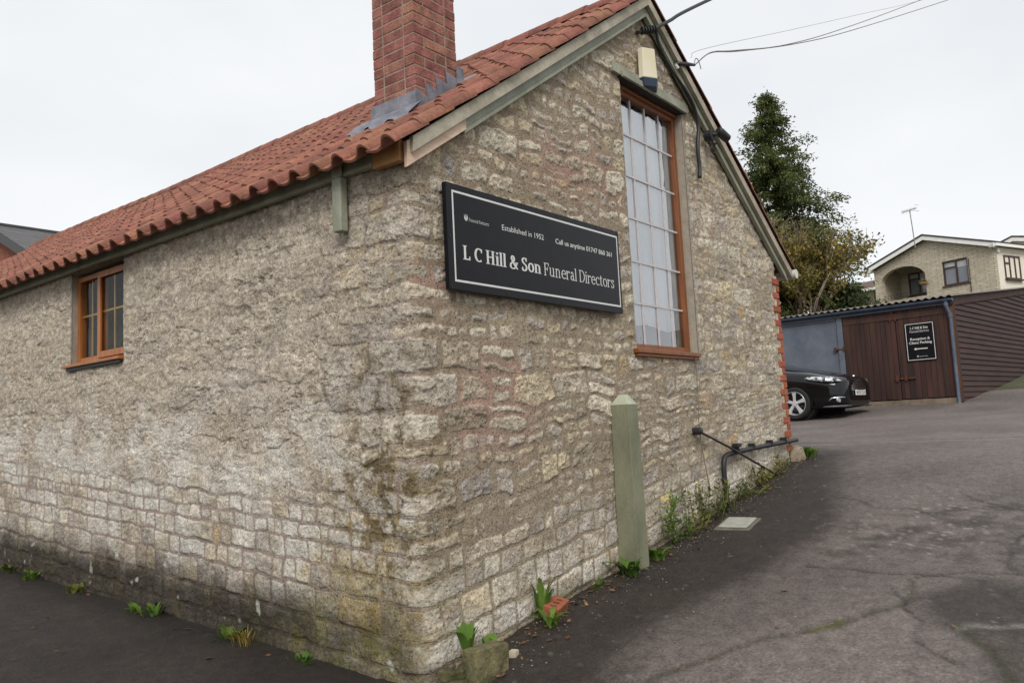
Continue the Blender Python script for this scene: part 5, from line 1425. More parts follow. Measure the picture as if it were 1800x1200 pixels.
        P = [(0.70, 0.885 * sy, 0.345), (0.76, 0.87 * sy, 0.40), (0.86, 0.79 * sy, 0.415), (0.93, 0.66 * sy, 0.41), (0.955, 0.60 * sy, 0.375)]
        fl = MB().tube(P, [0.008, 0.014, 0.014, 0.014, 0.008], 8).build('fog_lamp_trim', chrome, t, smooth=True)
        MB().tube([(0.84, 0.79 * sy, 0.36), (0.885, 0.80 * sy, 0.36)], [0.05, 0.045], 12).build('fog_lamp', lampm, fl, auto=40)
        MB().tube([(0.60, 0.925 * sy, 0.235), (0.80, 0.86 * sy, 0.235), (0.93, 0.68 * sy, 0.235), (0.975, 0.45 * sy, 0.24)], [0.012, 0.02, 0.02, 0.016], 8).build('splitter', pmat('grey trim', (0.10, 0.10, 0.105), None, rough=0.4), t, smooth=True)
    # grille with bright slats
    def nose(y, z): return 0.995 - 0.16 * (abs(y) / 0.6) ** 2.2 * 0.6 - 0.05 * max(0, z - 0.62) / 0.2
    gr = None
    V = []; F = []; N = 12
    for i in range(N + 1):
        y = -0.50 + i / N
        hw_ = 0.15 * (1 - (abs(y) / 0.50) ** 3 * 0.55)
        V += [(nose(y, 0.52) + 0.004, y, 0.665 - hw_), (nose(y, 0.8) + 0.006, y, 0.665 + hw_ * 0.72)]
    F = [(2 * i, 2 * i + 2, 2 * i + 3, 2 * i + 1) for i in range(N)]
    gr = MB().add(V, F).build('grille', BLACK, t); gr.modifiers.new('th', 'SOLIDIFY').thickness = 0.03
    for k in range(6):
        z = 0.555 + k * 0.042; yw = 0.46 - 0.02 * abs(k - 2)
        MB().tube([(nose(y, z) + 0.016, y, z) for y in np.linspace(-yw, yw, 11)], 0.010, 6).build('grille_slat', chrome, gr, smooth=True)
    p = MB().box(1.000, 1.012, -0.26, 0.26, 0.445, 0.555).build('number_plate', white, t, bevel=0.004)
    TM = Matrix.Translation((1.0125, -0.235, 0.463)) @ Matrix(((0, 0, 1, 0), (1, 0, 0, 0), (0, 1, 0, 0), (0, 0, 0, 1)))
    o = sans('registration', 'WX19 CUO', 0.47, 0.074, TM, BLACK, p)
    o2 = o.copy(); COL.objects.link(o2); o2.location = (0.0003, 0.004, 0)
    MB().tube([(0.905, -0.05, 0.842), (0.905, 0.05, 0.842)], [0.022, 0.022], 12).build('bonnet_badge', chrome, t, smooth=True)
    MB().box(0.90, 0.965, -0.5, 0.5, 0.28, 0.40).build('lower_intake', BLACK, t, bevel=0.02)
    # wheels
    def wheel(x, sy):
        w = MB(); R_ = 0.335; yy = 0.80 * sy
        o = -1 if sy < 0 else 1
        prof = [(R_ - 0.085, -0.11), (R_ - 0.03, -0.115), (R_, -0.08), (R_, 0.08), (R_ - 0.03, 0.115), (R_ - 0.085, 0.11)]
        N = 40; V = []; F = []
        for k in range(N):
            a = 2 * math.pi * k / N; V += [(r * math.cos(a), q, r * math.sin(a)) for r, q in prof]
        for k in range(N):
            for j in range(len(prof)): F.append((k * 6 + j, k * 6 + (j + 1) % 6, ((k + 1) % N) * 6 + (j + 1) % 6, ((k + 1) % N) * 6 + j))
        wh = MB().add(V, F).build('wheel', tyre, t, auto=40); wh.location = (x, yy, R_)
        rim = MB(); N = 40; V = []; F = []
        prof = [(0.255, 0.09 * o), (0.235, 0.105 * o), (0.225, 0.06 * o), (0.22, -0.05 * o)]
        for k in range(N):
            a = 2 * math.pi * k / N; V += [(r * math.cos(a), q, r * math.sin(a)) for r, q in prof]
        for k in range(N):
            for j in range(3): F.append((k * 4 + j, k * 4 + j + 1, ((k + 1) % N) * 4 + j + 1, ((k + 1) % N) * 4 + j))
        MB().add(V, F).build('rim', alloy, wh, auto=50)
        for k in range(5):
            a = 2 * math.pi * k / 5 + 0.3; c_, s_ = math.cos(a), math.sin(a); px_, pz_ = -s_, c_
            V = []
            for r, hw_, q in ((0.045, 0.030, 0.085), (0.13, 0.030, 0.088), (0.235, 0.050, 0.092)):
                for sgn in (-1, 1):
                    for dq in (0, -0.03): V.append((r * c_ + sgn * hw_ * px_, (q + dq) * o, r * s_ + sgn * hw_ * pz_))
            F = []
            for i in range(2):
                b = i * 4; F += [(b, b + 2, b + 6, b + 4), (b, b + 4, b + 5, b + 1), (b + 2, b + 3, b + 7, b + 6)]
            MB().add(V, F).build('spoke', alloy, wh, bevel=0.006)
        MB().tube([(0, 0.06 * o, 0), (0, 0.095 * o, 0)], [0.06, 0.05], 16).build('hub', alloy, wh, auto=40)
        MB().tube([(0, 0.0, 0), (0, 0.035 * o, 0)], [0.15, 0.15], 24).build('brake_disc', pmat('brake disc', (0.12, 0.12, 0.12), None, rough=0.5, metal=0.8), wh, auto=40)
        # dark wheel arch ring
        V = []; F = []; N = 20
        for k in range(N + 1):
            a = math.pi * (k / N) * 1.16 - 0.25
            for r in (0.345, 0.40): V.append((x + r * math.cos(a), 0.927 * sy, R_ + r * math.sin(a)))
        F = [(2 * k, 2 * k + 1, 2 * k + 3, 2 * k + 2) for k in range(N)]
        MB().add(V, F).build('wheel_arch', paint, t).modifiers.new('th', 'SOLIDIFY').thickness = 0.02
        wl0 = MB(); wl0.tube([(x, 0.60 * sy, R_), (x, 0.79 * sy, R_)], [0.385, 0.385], 32); wl0.build('wheel_well', BLACK, t, auto=40)
        wh.location.y = 0.835 * sy + 0.0
    for x in (0.0, -2.85):
        for sy in (-1, 1): wheel(x, sy)
build_car()
# ================================================================ HOUSE ON THE HILL (own axes: x into its depth, y left along its front)
def wall_with_holes(outline, holes, fn, depth, name, mat, parent):
    """flat wall (a, z) with openings, extruded by depth; fn maps (a, z, d) to local space"""
    bm = bmesh.new(); edges = []
    for loop in [outline] + holes:
        vs_ = [bm.verts.new(fn(a, z, 0)) for a, z in loop]
        edges += [bm.edges.new((vs_[i], vs_[(i + 1) % len(vs_)])) for i in range(len(vs_))]
    bmesh.ops.triangle_fill(bm, use_beauty=True, use_dissolve=False, edges=edges)
    d = Vector(fn(0, 0, depth)) - Vector(fn(0, 0, 0))
    r = bmesh.ops.extrude_face_region(bm, geom=bm.faces[:])
    bmesh.ops.translate(bm, vec=d, verts=[v for v in r['geom'] if isinstance(v, bmesh.types.BMVert)])
    bmesh.ops.recalc_face_normals(bm, faces=bm.faces[:])
    me = bpy.data.meshes.new(name); bm.to_mesh(me); bm.free()
    return link_mesh(name, me, parent, mat)

def course_mat(name, c1, c2, mort, bw, bh, ms=0.012, rough=0.9):
    """far masonry: courses too small to pick apart, laid in object space"""
    m, n, l, b = nodes(name)
    tc_ = n.new('ShaderNodeTexCoord'); sep = n.new('ShaderNodeSeparateXYZ'); cmb = n.new('ShaderNodeCombineXYZ')
    l.new(tc_.outputs['Object'], sep.inputs[0])
    ad = n.new('ShaderNodeMath'); ad.operation = 'ADD'; l.new(sep.outputs['X'], ad.inputs[0]); l.new(sep.outputs['Y'], ad.inputs[1])
    l.new(ad.outputs[0], cmb.inputs['X']); l.new(sep.outputs['Z'], cmb.inputs['Y'])
    br = n.new('ShaderNodeTexBrick'); l.new(cmb.outputs[0], br.inputs['Vector'])
    br.inputs['Color1'].default_value = (*c1, 1); br.inputs['Color2'].default_value = (*c2, 1); br.inputs['Mortar'].default_value = (*mort, 1)
    br.inputs['Scale'].default_value = 1.0; br.inputs['Brick Width'].default_value = bw; br.inputs['Row Height'].default_value = bh
    br.inputs['Mortar Size'].default_value = ms; br.offset = 0.42; br.inputs['Bias'].default_value = 0.1
    nz = n.new('ShaderNodeTexNoise'); nz.inputs['Scale'].default_value = 5; nz.inputs['Detail'].default_value = 6; l.new(tc_.outputs['Object'], nz.inputs['Vector'])
    mr = n.new('ShaderNodeMapRange'); mr.inputs['To Min'].default_value = 0.7; mr.inputs['To Max'].default_value = 1.3; l.new(nz.outputs['Fac'], mr.inputs['Value'])
    vm = n.new('ShaderNodeVectorMath'); vm.operation = 'SCALE'; l.new(br.outputs['Color'], vm.inputs[0]); l.new(mr.outputs[0], vm.inputs['Scale'])
    l.new(vm.outputs[0], b.inputs['Base Color']); b.inputs['Roughness'].default_value = rough
    iv = n.new('ShaderNodeMath'); iv.operation = 'SUBTRACT'; iv.inputs[0].default_value = 1; l.new(br.outputs['Fac'], iv.inputs[1])
    bp = n.new('ShaderNodeBump'); bp.inputs['Distance'].default_value = 0.015; l.new(iv.outputs[0], bp.inputs['Height']); l.new(bp.outputs[0], b.inputs['Normal'])
    return m

def build_house():
    az = RAD(-22); O = Vector((38.15, 2.0, 3.0))
    h = thing('hill_house', 'buff stone house with arched balcony and white gable trim', 'house', O, az)
    Z = lambda z: z - 3.0
    stone = course_mat('buff reconstituted stone', C(200, 189, 170), C(184, 173, 152), C(156, 143, 124), 0.45, 0.10, 0.010)
    white = pmat('white render', C(222, 212, 196), C(232, 224, 210), scale=3, rough=0.9)
    trim = pmat('white trim paint', C(232, 230, 226), C(242, 240, 236), scale=4, rough=0.6)
    brown = pmat('dark brown window frame', C(58, 34, 28), C(72, 44, 36), scale=9, rough=0.5)
    dk = pmat('dark roof tile', C(58, 52, 50), C(80, 72, 68), scale=6, rough=0.85)
    gl = pmat('far window glass', (0.10, 0.12, 0.14), (0.16, 0.18, 0.20), scale=0.8, rough=0.08, coat=1.0)
    fr = lambda a, z, d: (d, a, z)
    # arch outline
    ah = [(5.68, Z(6.45)), (5.68, Z(7.40))]
    for k in range(1, 20):
        t_ = math.pi * k / 20; ah.append((4.49 + 1.19 * math.cos(t_), Z(7.40) + 0.66 * math.sin(t_)))
    ah += [(3.30, Z(7.40)), (3.30, Z(6.45))]
    win = [(1.20, Z(6.72)), (2.42, Z(6.72)), (2.42, Z(7.87)), (1.20, Z(7.87))]
    out = [(0, Z(2.4)), (6.05, Z(2.4)), (6.05, Z(8.13)), (3.08, Z(9.12)), (0, Z(8.13))]
    wall_with_holes(out, [ah, win], fr, 0.28, 'front_wall', stone, h)
    MB().box(1.7, 1.78, 3.0, 6.0, Z(6.2), Z(8.3)).build('balcony_back_wall', stone, h)
    MB().box(0.28, 1.7, 3.3, 6.0, Z(6.2), Z(6.5)).build('balcony_floor', stone, h)
    # windows: frame with mullion and transom, panes behind
    def window(a0, a1, z0, z1, mull, trans, fnc, nm='window'):
        m = MB(); w = 0.065
        def bx(p0, p1, q0, q1):
            c0, c1 = fnc(p0, q0, 0.05), fnc(p1, q1, 0.12)
            m.box(*sorted((c0[0], c1[0])), *sorted((c0[1], c1[1])), *sorted((c0[2], c1[2])))
        bx(a0, a0 + w, z0, z1); bx(a1 - w, a1, z0, z1); bx(a0 + w, a1 - w, z0, z0 + w); bx(a0 + w, a1 - w, z1 - w, z1)
        for u in mull: bx(u - w / 2, u + w / 2, z0 + w, z1 - w)
        for (u0, u1, v) in trans: bx(u0, u1, v - w / 2, v + w / 2)
        o = m.build(nm, brown, h)
        us = [a0 + w] + list(mull) + [a1 - w]
        for u0, u1 in zip(us[:-1], us[1:]):
            P = [fnc(u0, z0 + w, 0.10), fnc(u1, z0 + w, 0.10), fnc(u1, z1 - w, 0.10), fnc(u0, z1 - w, 0.10)]
            MB().add(P, [(0, 1, 2, 3)]).build('pane', gl, o)
        cu = pmat('pale window blind', C(150, 154, 154), C(186, 188, 186), scale=2, rough=0.9)
        P = [fnc(us[0], z1 - (z1 - z0) * 0.32, 0.095), fnc(us[-1], z1 - (z1 - z0) * 0.32, 0.095), fnc(us[-1], z1 - w, 0.095), fnc(us[0], z1 - w, 0.095)]
        MB().add(P, [(0, 1, 2, 3)]).build('blind', cu, o)
        c0, c1 = fnc(a0 - 0.04, z0 - 0.06, -0.06), fnc(a1 + 0.04, z0, 0.1)
        MB().box(*sorted((c0[0], c1[0])), *sorted((c0[1], c1[1])), *sorted((c0[2], c1[2]))).build('sill', brown, o)
    window(1.20, 2.42, Z(6.72), Z(7.87), [1.78], [(1.81, 2.36, Z(7.55))], lambda a, z, d: (d, a, z))
    window(4.27, 5.30, Z(6.80), Z(7.92), [4.72], [(4.75, 5.24, Z(7.6))], lambda a, z, d: (1.64 + d - 0.05, a, z))
    # gable side, rendered white
    MB().box(0.28, 9.0, 0.0, 0.25, Z(2.4), Z(8.1)).build('side_wall', white, h)
    window(0.76, 2.02, Z(6.68), Z(7.76), [1.18, 1.6], [(0.8, 1.18, Z(7.4))], lambda a, z, d: (a, d - 0.09, z), 'window')
    for k in range(16):
        MB().box(0.0, 0.13 + 0.10 * (k % 2), -0.012, 0.0, Z(6.1) + k * 0.125, Z(6.1) + k * 0.125 + 0.118).build('quoin', stone, h)
    MB().box(8.7, 9.0, 0.25, 6.05, Z(2.4), Z(8.1)).build('rear_wall', white, h)
    MB().box(0.28, 8.7, 5.8, 6.05, Z(2.4), Z(8.1)).build('far_wall', stone, h)
    # roof slabs and trim
    A = 3.08; sl = (9.37 - 8.33) / (6.41 - 3.16)
    for s_ in (1, -1):
        e = 6.42 if s_ > 0 else -0.22
        P = [(-0.30, A, Z(9.36)), (-0.30, e, Z(9.36) - sl * abs(e - A)), (9.2, e, Z(9.36) - sl * abs(e - A)), (9.2, A, Z(9.36))]
        MB().prism(P, (0, 0, -0.07)).build('roof_slope', dk, h)
        e2 = e + (0.0 if s_ > 0 else 0.0)
        P = [(-0.27, A, Z(9.28)), (-0.27, e, Z(9.28) - sl * abs(e - A)), (-0.27, e, Z(9.28) - sl * abs(e - A) - 0.20), (-0.27, A, Z(9.08))]
        MB().prism(P, (0.05, 0, 0)).build('bargeboard', trim, h)
        MB().box(-0.27, 0.05, *( (6.06, 6.40) if s_ > 0 else (-0.20, 0.0)), Z(8.05), Z(8.16)).build('eaves_box', trim, h)
    MB().box(-0.2, 9.1, -0.30, -0.2, Z(8.08), Z(8.20)).build('gutter', trim, h)
    MB().box(0.22, 0.40, -0.10, 0.0, Z(7.85), Z(8.05)).build('alarm_box', trim, h, bevel=0.01)
    # balcony rail
    iron = pmat('black iron', (0.02, 0.02, 0.02), None, rough=0.6)
    m = MB()
    for zz in (6.62, 6.74): m.tube([(0.10, 3.3, Z(zz)), (0.10, 5.68, Z(zz))], 0.012, 6)
    for k in range(14): m.tube([(0.10, 3.4 + k * 0.17, Z(6.5)), (0.10, 3.4 + k * 0.17, Z(6.74))], 0.008, 5)
    m.build('balcony_rail', iron, h)
    MB().tube([(-0.04, 1.12, Z(6.0)), (-0.04, 1.12, Z(7.8))], 0.02, 6).build('waste_pipe', brown, h)
    # things on the house
    W = Matrix.Translation(O) @ Matrix.Rotation(az, 4, 'Z')
    b = thing('hanging_basket', 'small wicker hanging basket in front of the arched balcony', 'basket', W @ Vector((-0.18, 3.30, Z(6.93))), az)
    MB().tube([(0, 0, 0), (0, 0, 0.04), (0, 0, 0.13)], [0.07, 0.15, 0.19], 14).build('bowl', pmat('wicker', C(120, 92, 52), C(150, 116, 70), scale=20, rough=0.9), b, smooth=True)
    m = MB()
    for k in range(3):
        a = k * 2.1; m.tube([(0.18 * math.cos(a), 0.18 * math.sin(a), 0.13), (0, 0, 0.62)], 0.006, 4)
    m.build('chain', iron, b); MB().tube([(0.2, 0, 0.62), (0, 0, 0.64)], 0.01, 5).build('hook', iron, b)
    rr = random.Random(4); V = []; F = []
    for k in range(60):
        p = Vector((rr.gauss(0, .09), rr.gauss(0, .09), 0.15 + abs(rr.gauss(0, .06)))); q = Vector((rr.uniform(-1, 1), rr.uniform(-1, 1), rr.uniform(-1, 1))) * 0.05; r_ = Vector((rr.uniform(-1, 1), rr.uniform(-1, 1), rr.uniform(-1, 1))) * 0.04
        n0 = len(V); V += [p - q, p + r_, p + q, p - r_]; F.append((n0, n0 + 1, n0 + 2, n0 + 3))
    MB().add(V, F).build('plant', pmat('basket plant', C(70, 80, 40), C(120, 110, 60), scale=10), b)
    # lower wing on the left
    g = thing('house_wing', 'low brown-tiled wing left of the arched balcony', 'house', W @ Vector((0, 0, 0)), az)
    Y0, Y1 = 6.1, 11.5
    MB().box(2.6, 7.5, Y0, Y1, Z(2.4), Z(7.62)).build('wall', stone, g)
    tl = pmat('brown concrete tile', C(78, 64, 56), C(104, 86, 74), scale=8, rough=0.85, bump=0.02, bscale=12, stretch=(1, 0.3, 2))
    MB().prism([(2.2, Y0, Z(7.66)), (5.0, Y0, Z(8.5)), (5.0, Y1, Z(8.5)), (2.2, Y1, Z(7.66))], (0, 0, 0.06)).build('roof', tl, g)
    MB().prism([(7.8, Y0, Z(7.66)), (5.0, Y0, Z(8.5)), (5.0, Y1, Z(8.5)), (7.8, Y1, Z(7.66))], (0, 0, 0.06)).build('roof', tl, g)
    MB().box(2.12, 2.22, Y0, Y1, Z(7.55), Z(7.69)).build('fascia_board', trim, g)
    m = MB(); m.box(2.54, 2.6, 6.9, 8.0, Z(6.6), Z(7.45)); o = m.build('window', brown, g); MB().box(2.52, 2.539, 6.98, 7.92, Z(6.68), Z(7.38)).build('pane', gl, o)
    ap = [(8.6, Z(6.0)), (8.6, Z(6.9))] + [(9.2 + 0.6 * math.cos(math.pi - math.pi * k / 8), Z(6.9) + 0.45 * math.sin(math.pi * k / 8)) for k in range(1, 8)] + [(9.8, Z(6.9)), (9.8, Z(6.0))]
    MB().prism([(2.57, a, z) for a, z in ap], (0.02, 0, 0)).build('arched_door', pmat('dark doorway', (0.012, 0.010, 0.010), None, rough=0.9), g)
    # aerial
    t = thing('tv_aerial', 'thin television aerial on a pole above the house roof', 'aerial', (37.85, 5.05, 8.75), RAD(-35))
    alu = pmat('dull aluminium', C(120, 116, 112), C(140, 136, 130), scale=9, rough=0.5, metal=0.5)
    MB().tube([(0, 0, -0.2), (0.0, 0.06, 0.8), (0, 0.12, 1.62)], 0.022, 8).build('mast', alu, t)
    MB().tube([(0, 0.62, 1.64), (0, -0.32, 1.60)], 0.016, 6).build('boom', alu, t)
    for k in range(10):
        y = 0.60 - k * 0.09; MB().tube([(0, y, 1.635 - .004 * k - .09), (0, y, 1.635 - .004 * k + .09)], 0.008, 5).build('element', alu, t)
    for dz in (-.14, .14): MB().tube([(-.12, -.33, 1.60 + dz), (.12, -.33, 1.60 + dz)], 0.008, 5).build('reflector_rod', alu, t)
    # roof of a further house
    t = thing('distant_house', 'white gabled house end showing behind the hill house on the right', 'house', (54.8, 2.9, 3.0), az)
    MB().prism([(0, -6, 0), (0, 2.6, 0), (0, 2.6, 7.3), (0, 0, 8.05), (0, -6, 6.7)], (5, 0, 0)).build('wall', white, t)
    MB().prism([(-0.3, 0, 8.3), (-0.3, 2.9, 7.45), (5.2, 2.9, 7.45), (5.2, 0, 8.3)], (0, 0, -0.1)).build('roof', dk, t)
    MB().prism([(-0.3, 0, 8.3), (-0.3, -6.2, 6.85), (5.2, -6.2, 6.85), (5.2, 0, 8.3)], (0, 0, -0.1)).build('roof', dk, t)
    MB().prism([(-0.28, 0, 8.19), (-0.28, 2.9, 7.34), (-0.28, 2.9, 7.1), (-0.28, 0, 7.95)], (0.05, 0, 0)).build('bargeboard', trim, t)
    MB().prism([(-0.28, 0, 8.19), (-0.28, -6.2, 6.74), (-0.28, -6.2, 6.5), (-0.28, 0, 7.95)], (0.05, 0, 0)).build('bargeboard', trim, t)
build_house()

def build_brick_house():
    t = thing('brick_house', 'red brick house with slate roof behind the pantile roof', 'house', (6.0, 23.8, 0.3))
    brick = course_mat('red facing brick', C(150, 78, 56), C(132, 66, 48), C(150, 118, 100), 0.225, 0.075, 0.008)
    slate = course_mat('grey slate', C(72, 70, 72), C(88, 84, 84), C(46, 44, 45), 0.30, 0.16, 0.010, 0.6)
    blk = pmat('black bargeboard', (0.018, 0.017, 0.017), (0.03, 0.028, 0.027), scale=8, rough=0.5)
    R = 7.66; s_ = 0.445
    MB().prism([(0, -4.2, -0.3), (0, 4.2, -0.3), (0, 4.2, R - 4.2 * s_ - .1), (0, 0, R - .1), (0, -4.2, R - 4.2 * s_ - .1)], (9.0, 0, 0)).build('wall', brick, t)
    for d in (-1, 1):
        MB().prism([(-0.30, 0, R + .05), (-0.30, 4.6 * d, R - 4.6 * s_ + .05), (9.3, 4.6 * d, R - 4.6 * s_ + .05), (9.3, 0, R + .05)], (0, 0, 0.07)).build('roof_slope', slate, t)
        MB().prism([(-0.33, 0, R + .10), (-0.33, 4.6 * d, R - 4.6 * s_ + .10), (-0.33, 4.6 * d, R - 4.6 * s_ - .15), (-0.33, 0, R - .15)], (0.05, 0, 0)).build('bargeboard', blk, t)
    MB().tube([(-0.32, 0, R + .10), (9.3, 0, R + .10)], 0.09, 8).build('ridge', blk, t)
build_brick_house()

# ================================================================ TREES
def leaf_mesh(name, P, D, Nn, L, Wd, mat, parent, rnd):
    """one folded leaf-sized face pair at each P, along D, with breadth along Nn"""
    n = len(P); D = D / np.linalg.norm(D, axis=1)[:, None]
    B = np.cross(D, Nn); B /= np.linalg.norm(B, axis=1)[:, None] + 1e-9
    L = np.broadcast_to(L, (n,))[:, None]; Wd = np.broadcast_to(Wd, (n,))[:, None]
    V = np.stack([P, P + D * L * .5 + B * Wd * .5, P + D * L, P + D * L * .5 - B * Wd * .5], 1).reshape(-1, 3)
    F = np.arange(4 * n).reshape(-1, 4)
    return np_mesh(name, V, F, mat, parent, False, attr={'rnd': np.repeat(rnd, 4)})

def leaf_mat(name, c1, c2, var=0.45, trans=0.25):
    m = pmat(name, c1, c2, scale=1.3, rough=0.7, attr='rnd', objrand=var, spec=0.3)
    n, l = m.node_tree.nodes, m.node_tree.links
    b = n['Principled BSDF']; out = n['Material Output']
    src = b.inputs['Base Color'].links[0].from_socket
    tr = n.new('ShaderNodeBsdfTranslucent'); l.new(src, tr.inputs[0])
    mx = n.new('ShaderNodeMixShader'); mx.inputs[0].default_value = trans
    l.new(b.outputs[0], mx.inputs[1]); l.new(tr.outputs[0], mx.inputs[2]); l.new(mx.outputs[0], out.inputs['Surface'])
    return m

BARK = pmat('bark', C(70, 58, 46), C(96, 82, 66), scale=9, rough=0.95, bump=0.01)
def build_conifer():
    rng = np.random.RandomState(17)
    bx, by = 26.3, 7.15; bz = gzf(bx, by)
    t = thing('conifer_tree', 'tall dark green cypress standing behind the stone building', 'tree', (bx, by, bz))
    H = 12.95 - bz
    MB().tube([(0, 0, -0.3), (0.0, 0.05, H * .4), (-0.3, -0.02, H * .75), (-0.75, -0.08, H * 0.97)], [0.26, 0.18, 0.09, 0.015], 10).build('trunk', BARK, t, smooth=True)
    Ps, Ds, Ns, Ls = [], [], [], []; br = MB()
    nb = 400
    for i in range(nb):
        u = rng.rand() ** 0.85; z = H * (0.04 + 0.95 * u)
        k = 1 - u
        rad = (0.16 + 3.7 * k ** 0.85) * rng.uniform(0.4, 1.1)
        if u > 0.55 and rng.rand() < 0.10: rad *= 1.35
        a = rng.rand() * 2 * math.pi
        cx = -0.75 * max(0, (z / H - .4)) / 0.57; cy = -0.08 * (z / H)
        d = np.array([math.cos(a), math.sin(a), 0.0])
        rise = rng.uniform(-0.1, 0.5)
        n = int(60 + 100 * rad); s_ = rng.rand(n) ** 0.7
        base = np.array([cx, cy, z])
        pts = base + d * (rad * s_)[:, None] + np.array([0, 0, 1]) * (rise * rad * s_ - 0.32 * rad * s_ ** 2.2)[:, None]
        pts += rng.normal(0, 1, (n, 3)) * (0.04 + 0.07 * s_[:, None]) * np.array([1, 1, 0.8])
        dr = d[None] * rng.uniform(0.2, 1.0, (n, 1)) + rng.normal(0, 0.45, (n, 3)) + np.array([0, 0, -1.0]) * rng.uniform(-0.2, 0.9, (n, 1))
        Ps.append(pts); Ds.append(dr); Ns.append(rng.normal(0, 1, (n, 3))); Ls.append(rng.uniform(0.05, 0.17, n))
        if i % 3 == 0:
            q = lambda f: base + d * rad * f + np.array([0, 0, rise * rad * f - 0.32 * rad * f ** 2.2])
            br.tube([q(0), q(.4), q(.9)], [0.03, 0.02, 0.006], 4)
    br.build('branches', BARK, t, smooth=True)
    P, D, N_, L_ = map(np.concatenate, (Ps, Ds, Ns, Ls))
    leaf_mesh('crown', P, D, N_, L_, L_ * 0.40, leaf_mat('cypress sprays', (0.045, 0.070, 0.022), (0.15, 0.17, 0.05), 0.5, 0.3), t, rng.rand(len(P)))
    return len(P)
build_conifer()

def build_autumn_tree():
    rng = np.random.RandomState(23)
    bx, by = 24.9, 5.95; bz = gzf(bx, by)
    t = thing('autumn_tree', 'half-bare shrubby tree with yellowing leaves before the cypress', 'tree', (bx, by, bz))
    V = MB(); tips = []
    def grow(p, d, L, r, lvl):
        q = p + d * L; mid = p + d * L * .5 + Vector(rng.normal(0, .05 * L, 3))
        V.tube([p, mid, q], [r, r * .8, r * .6], 5 if lvl < 2 else 4)
        tips.append((p, q, lvl))
        if lvl >= 5 or p.z > 7.4: return
        for k in range(3 if lvl < 3 else 2 + (rng.rand() < .5)):
            nd = (d + Vector(rng.normal(0, 0.36, 3)) + Vector((0, 0, 0.12))).normalized()
            nd = (nd - Vector((p.x, p.y, 0)) * 0.17).normalized(); grow(p.lerp(q, rng.uniform(.5, 1.0)), nd, L * rng.uniform(.55, .80), max(r * .55, .006), lvl + 1)
    for k in range(7):
        a = k * 0.9; grow(Vector((0.1 * math.cos(a), 0.1 * math.sin(a), -0.1)), Vector((0.15 * math.cos(a), 0.15 * math.sin(a), 1)).normalized(), 2.3 * rng.uniform(.8, 1.15), 0.06, 0)
    V.build('trunk_and_branches', pmat('pale twig bark', C(112, 98, 84), C(142, 126, 110), scale=9, rough=0.95), t, smooth=True)
    Ps = []
    for p, q, lvl in tips:
        if lvl < 2: continue
        n = rng.poisson(5.5 if q.z < 4.8 else 1.3)
        for _ in range(n): Ps.append(np.array(p.lerp(q, rng.rand())) + rng.normal(0, .07, 3))
    P = np.array(Ps); n = len(P)
    leaf_mesh('crown', P, rng.normal(0, 1, (n, 3)) + np.array([0, 0, -.5]), rng.normal(0, 1, (n, 3)), rng.uniform(.08, .16, n), rng.uniform(.05, .10, n), leaf_mat('yellowing leaves', C(88, 88, 40), C(150, 132, 58), 0.4, 0.35), t, rng.rand(n))
build_autumn_tree()
def build_far_hedges():
    """rough hedge on the slope below the houses"""
    rng = np.random.RandomState(31)
    lm = leaf_mat('hedge leaves', (0.030, 0.045, 0.018), (0.06, 0.08, 0.03), 0.45, 0.2)
    for i, (x, y, r, hh, lb) in enumerate(((27.4, 8.9, 1.7, 3.6, 'dark hedge bush at the foot of the cypress'), (25.8, 5.0, 1.1, 3.0, 'low dark bush under the yellowing tree'))):
        z = gzf(x, y); t = thing('hedge_bush', lb, 'bush', (x, y, z))
        n = 5200; a = rng.rand(n) * 6.283; u = rng.rand(n); q = np.sqrt(rng.rand(n)) * r * (1 - 0.55 * u ** 2) * (1 + .25 * np.sin(a * 3 + 2 * u))
        P = np.stack([q * np.cos(a), q * np.sin(a), u * hh], -1) + rng.normal(0, .1, (n, 3))
        leaf_mesh('crown', P, rng.normal(0, 1, (n, 3)), rng.normal(0, 1, (n, 3)), rng.uniform(.10, .22, n), rng.uniform(.06, .12, n), lm, t, rng.rand(n))
        MB().tube([(0, 0, -.2), (0, 0, hh * .7)], [0.08, 0.03], 7).build('stem', BARK, t)
build_far_hedges()
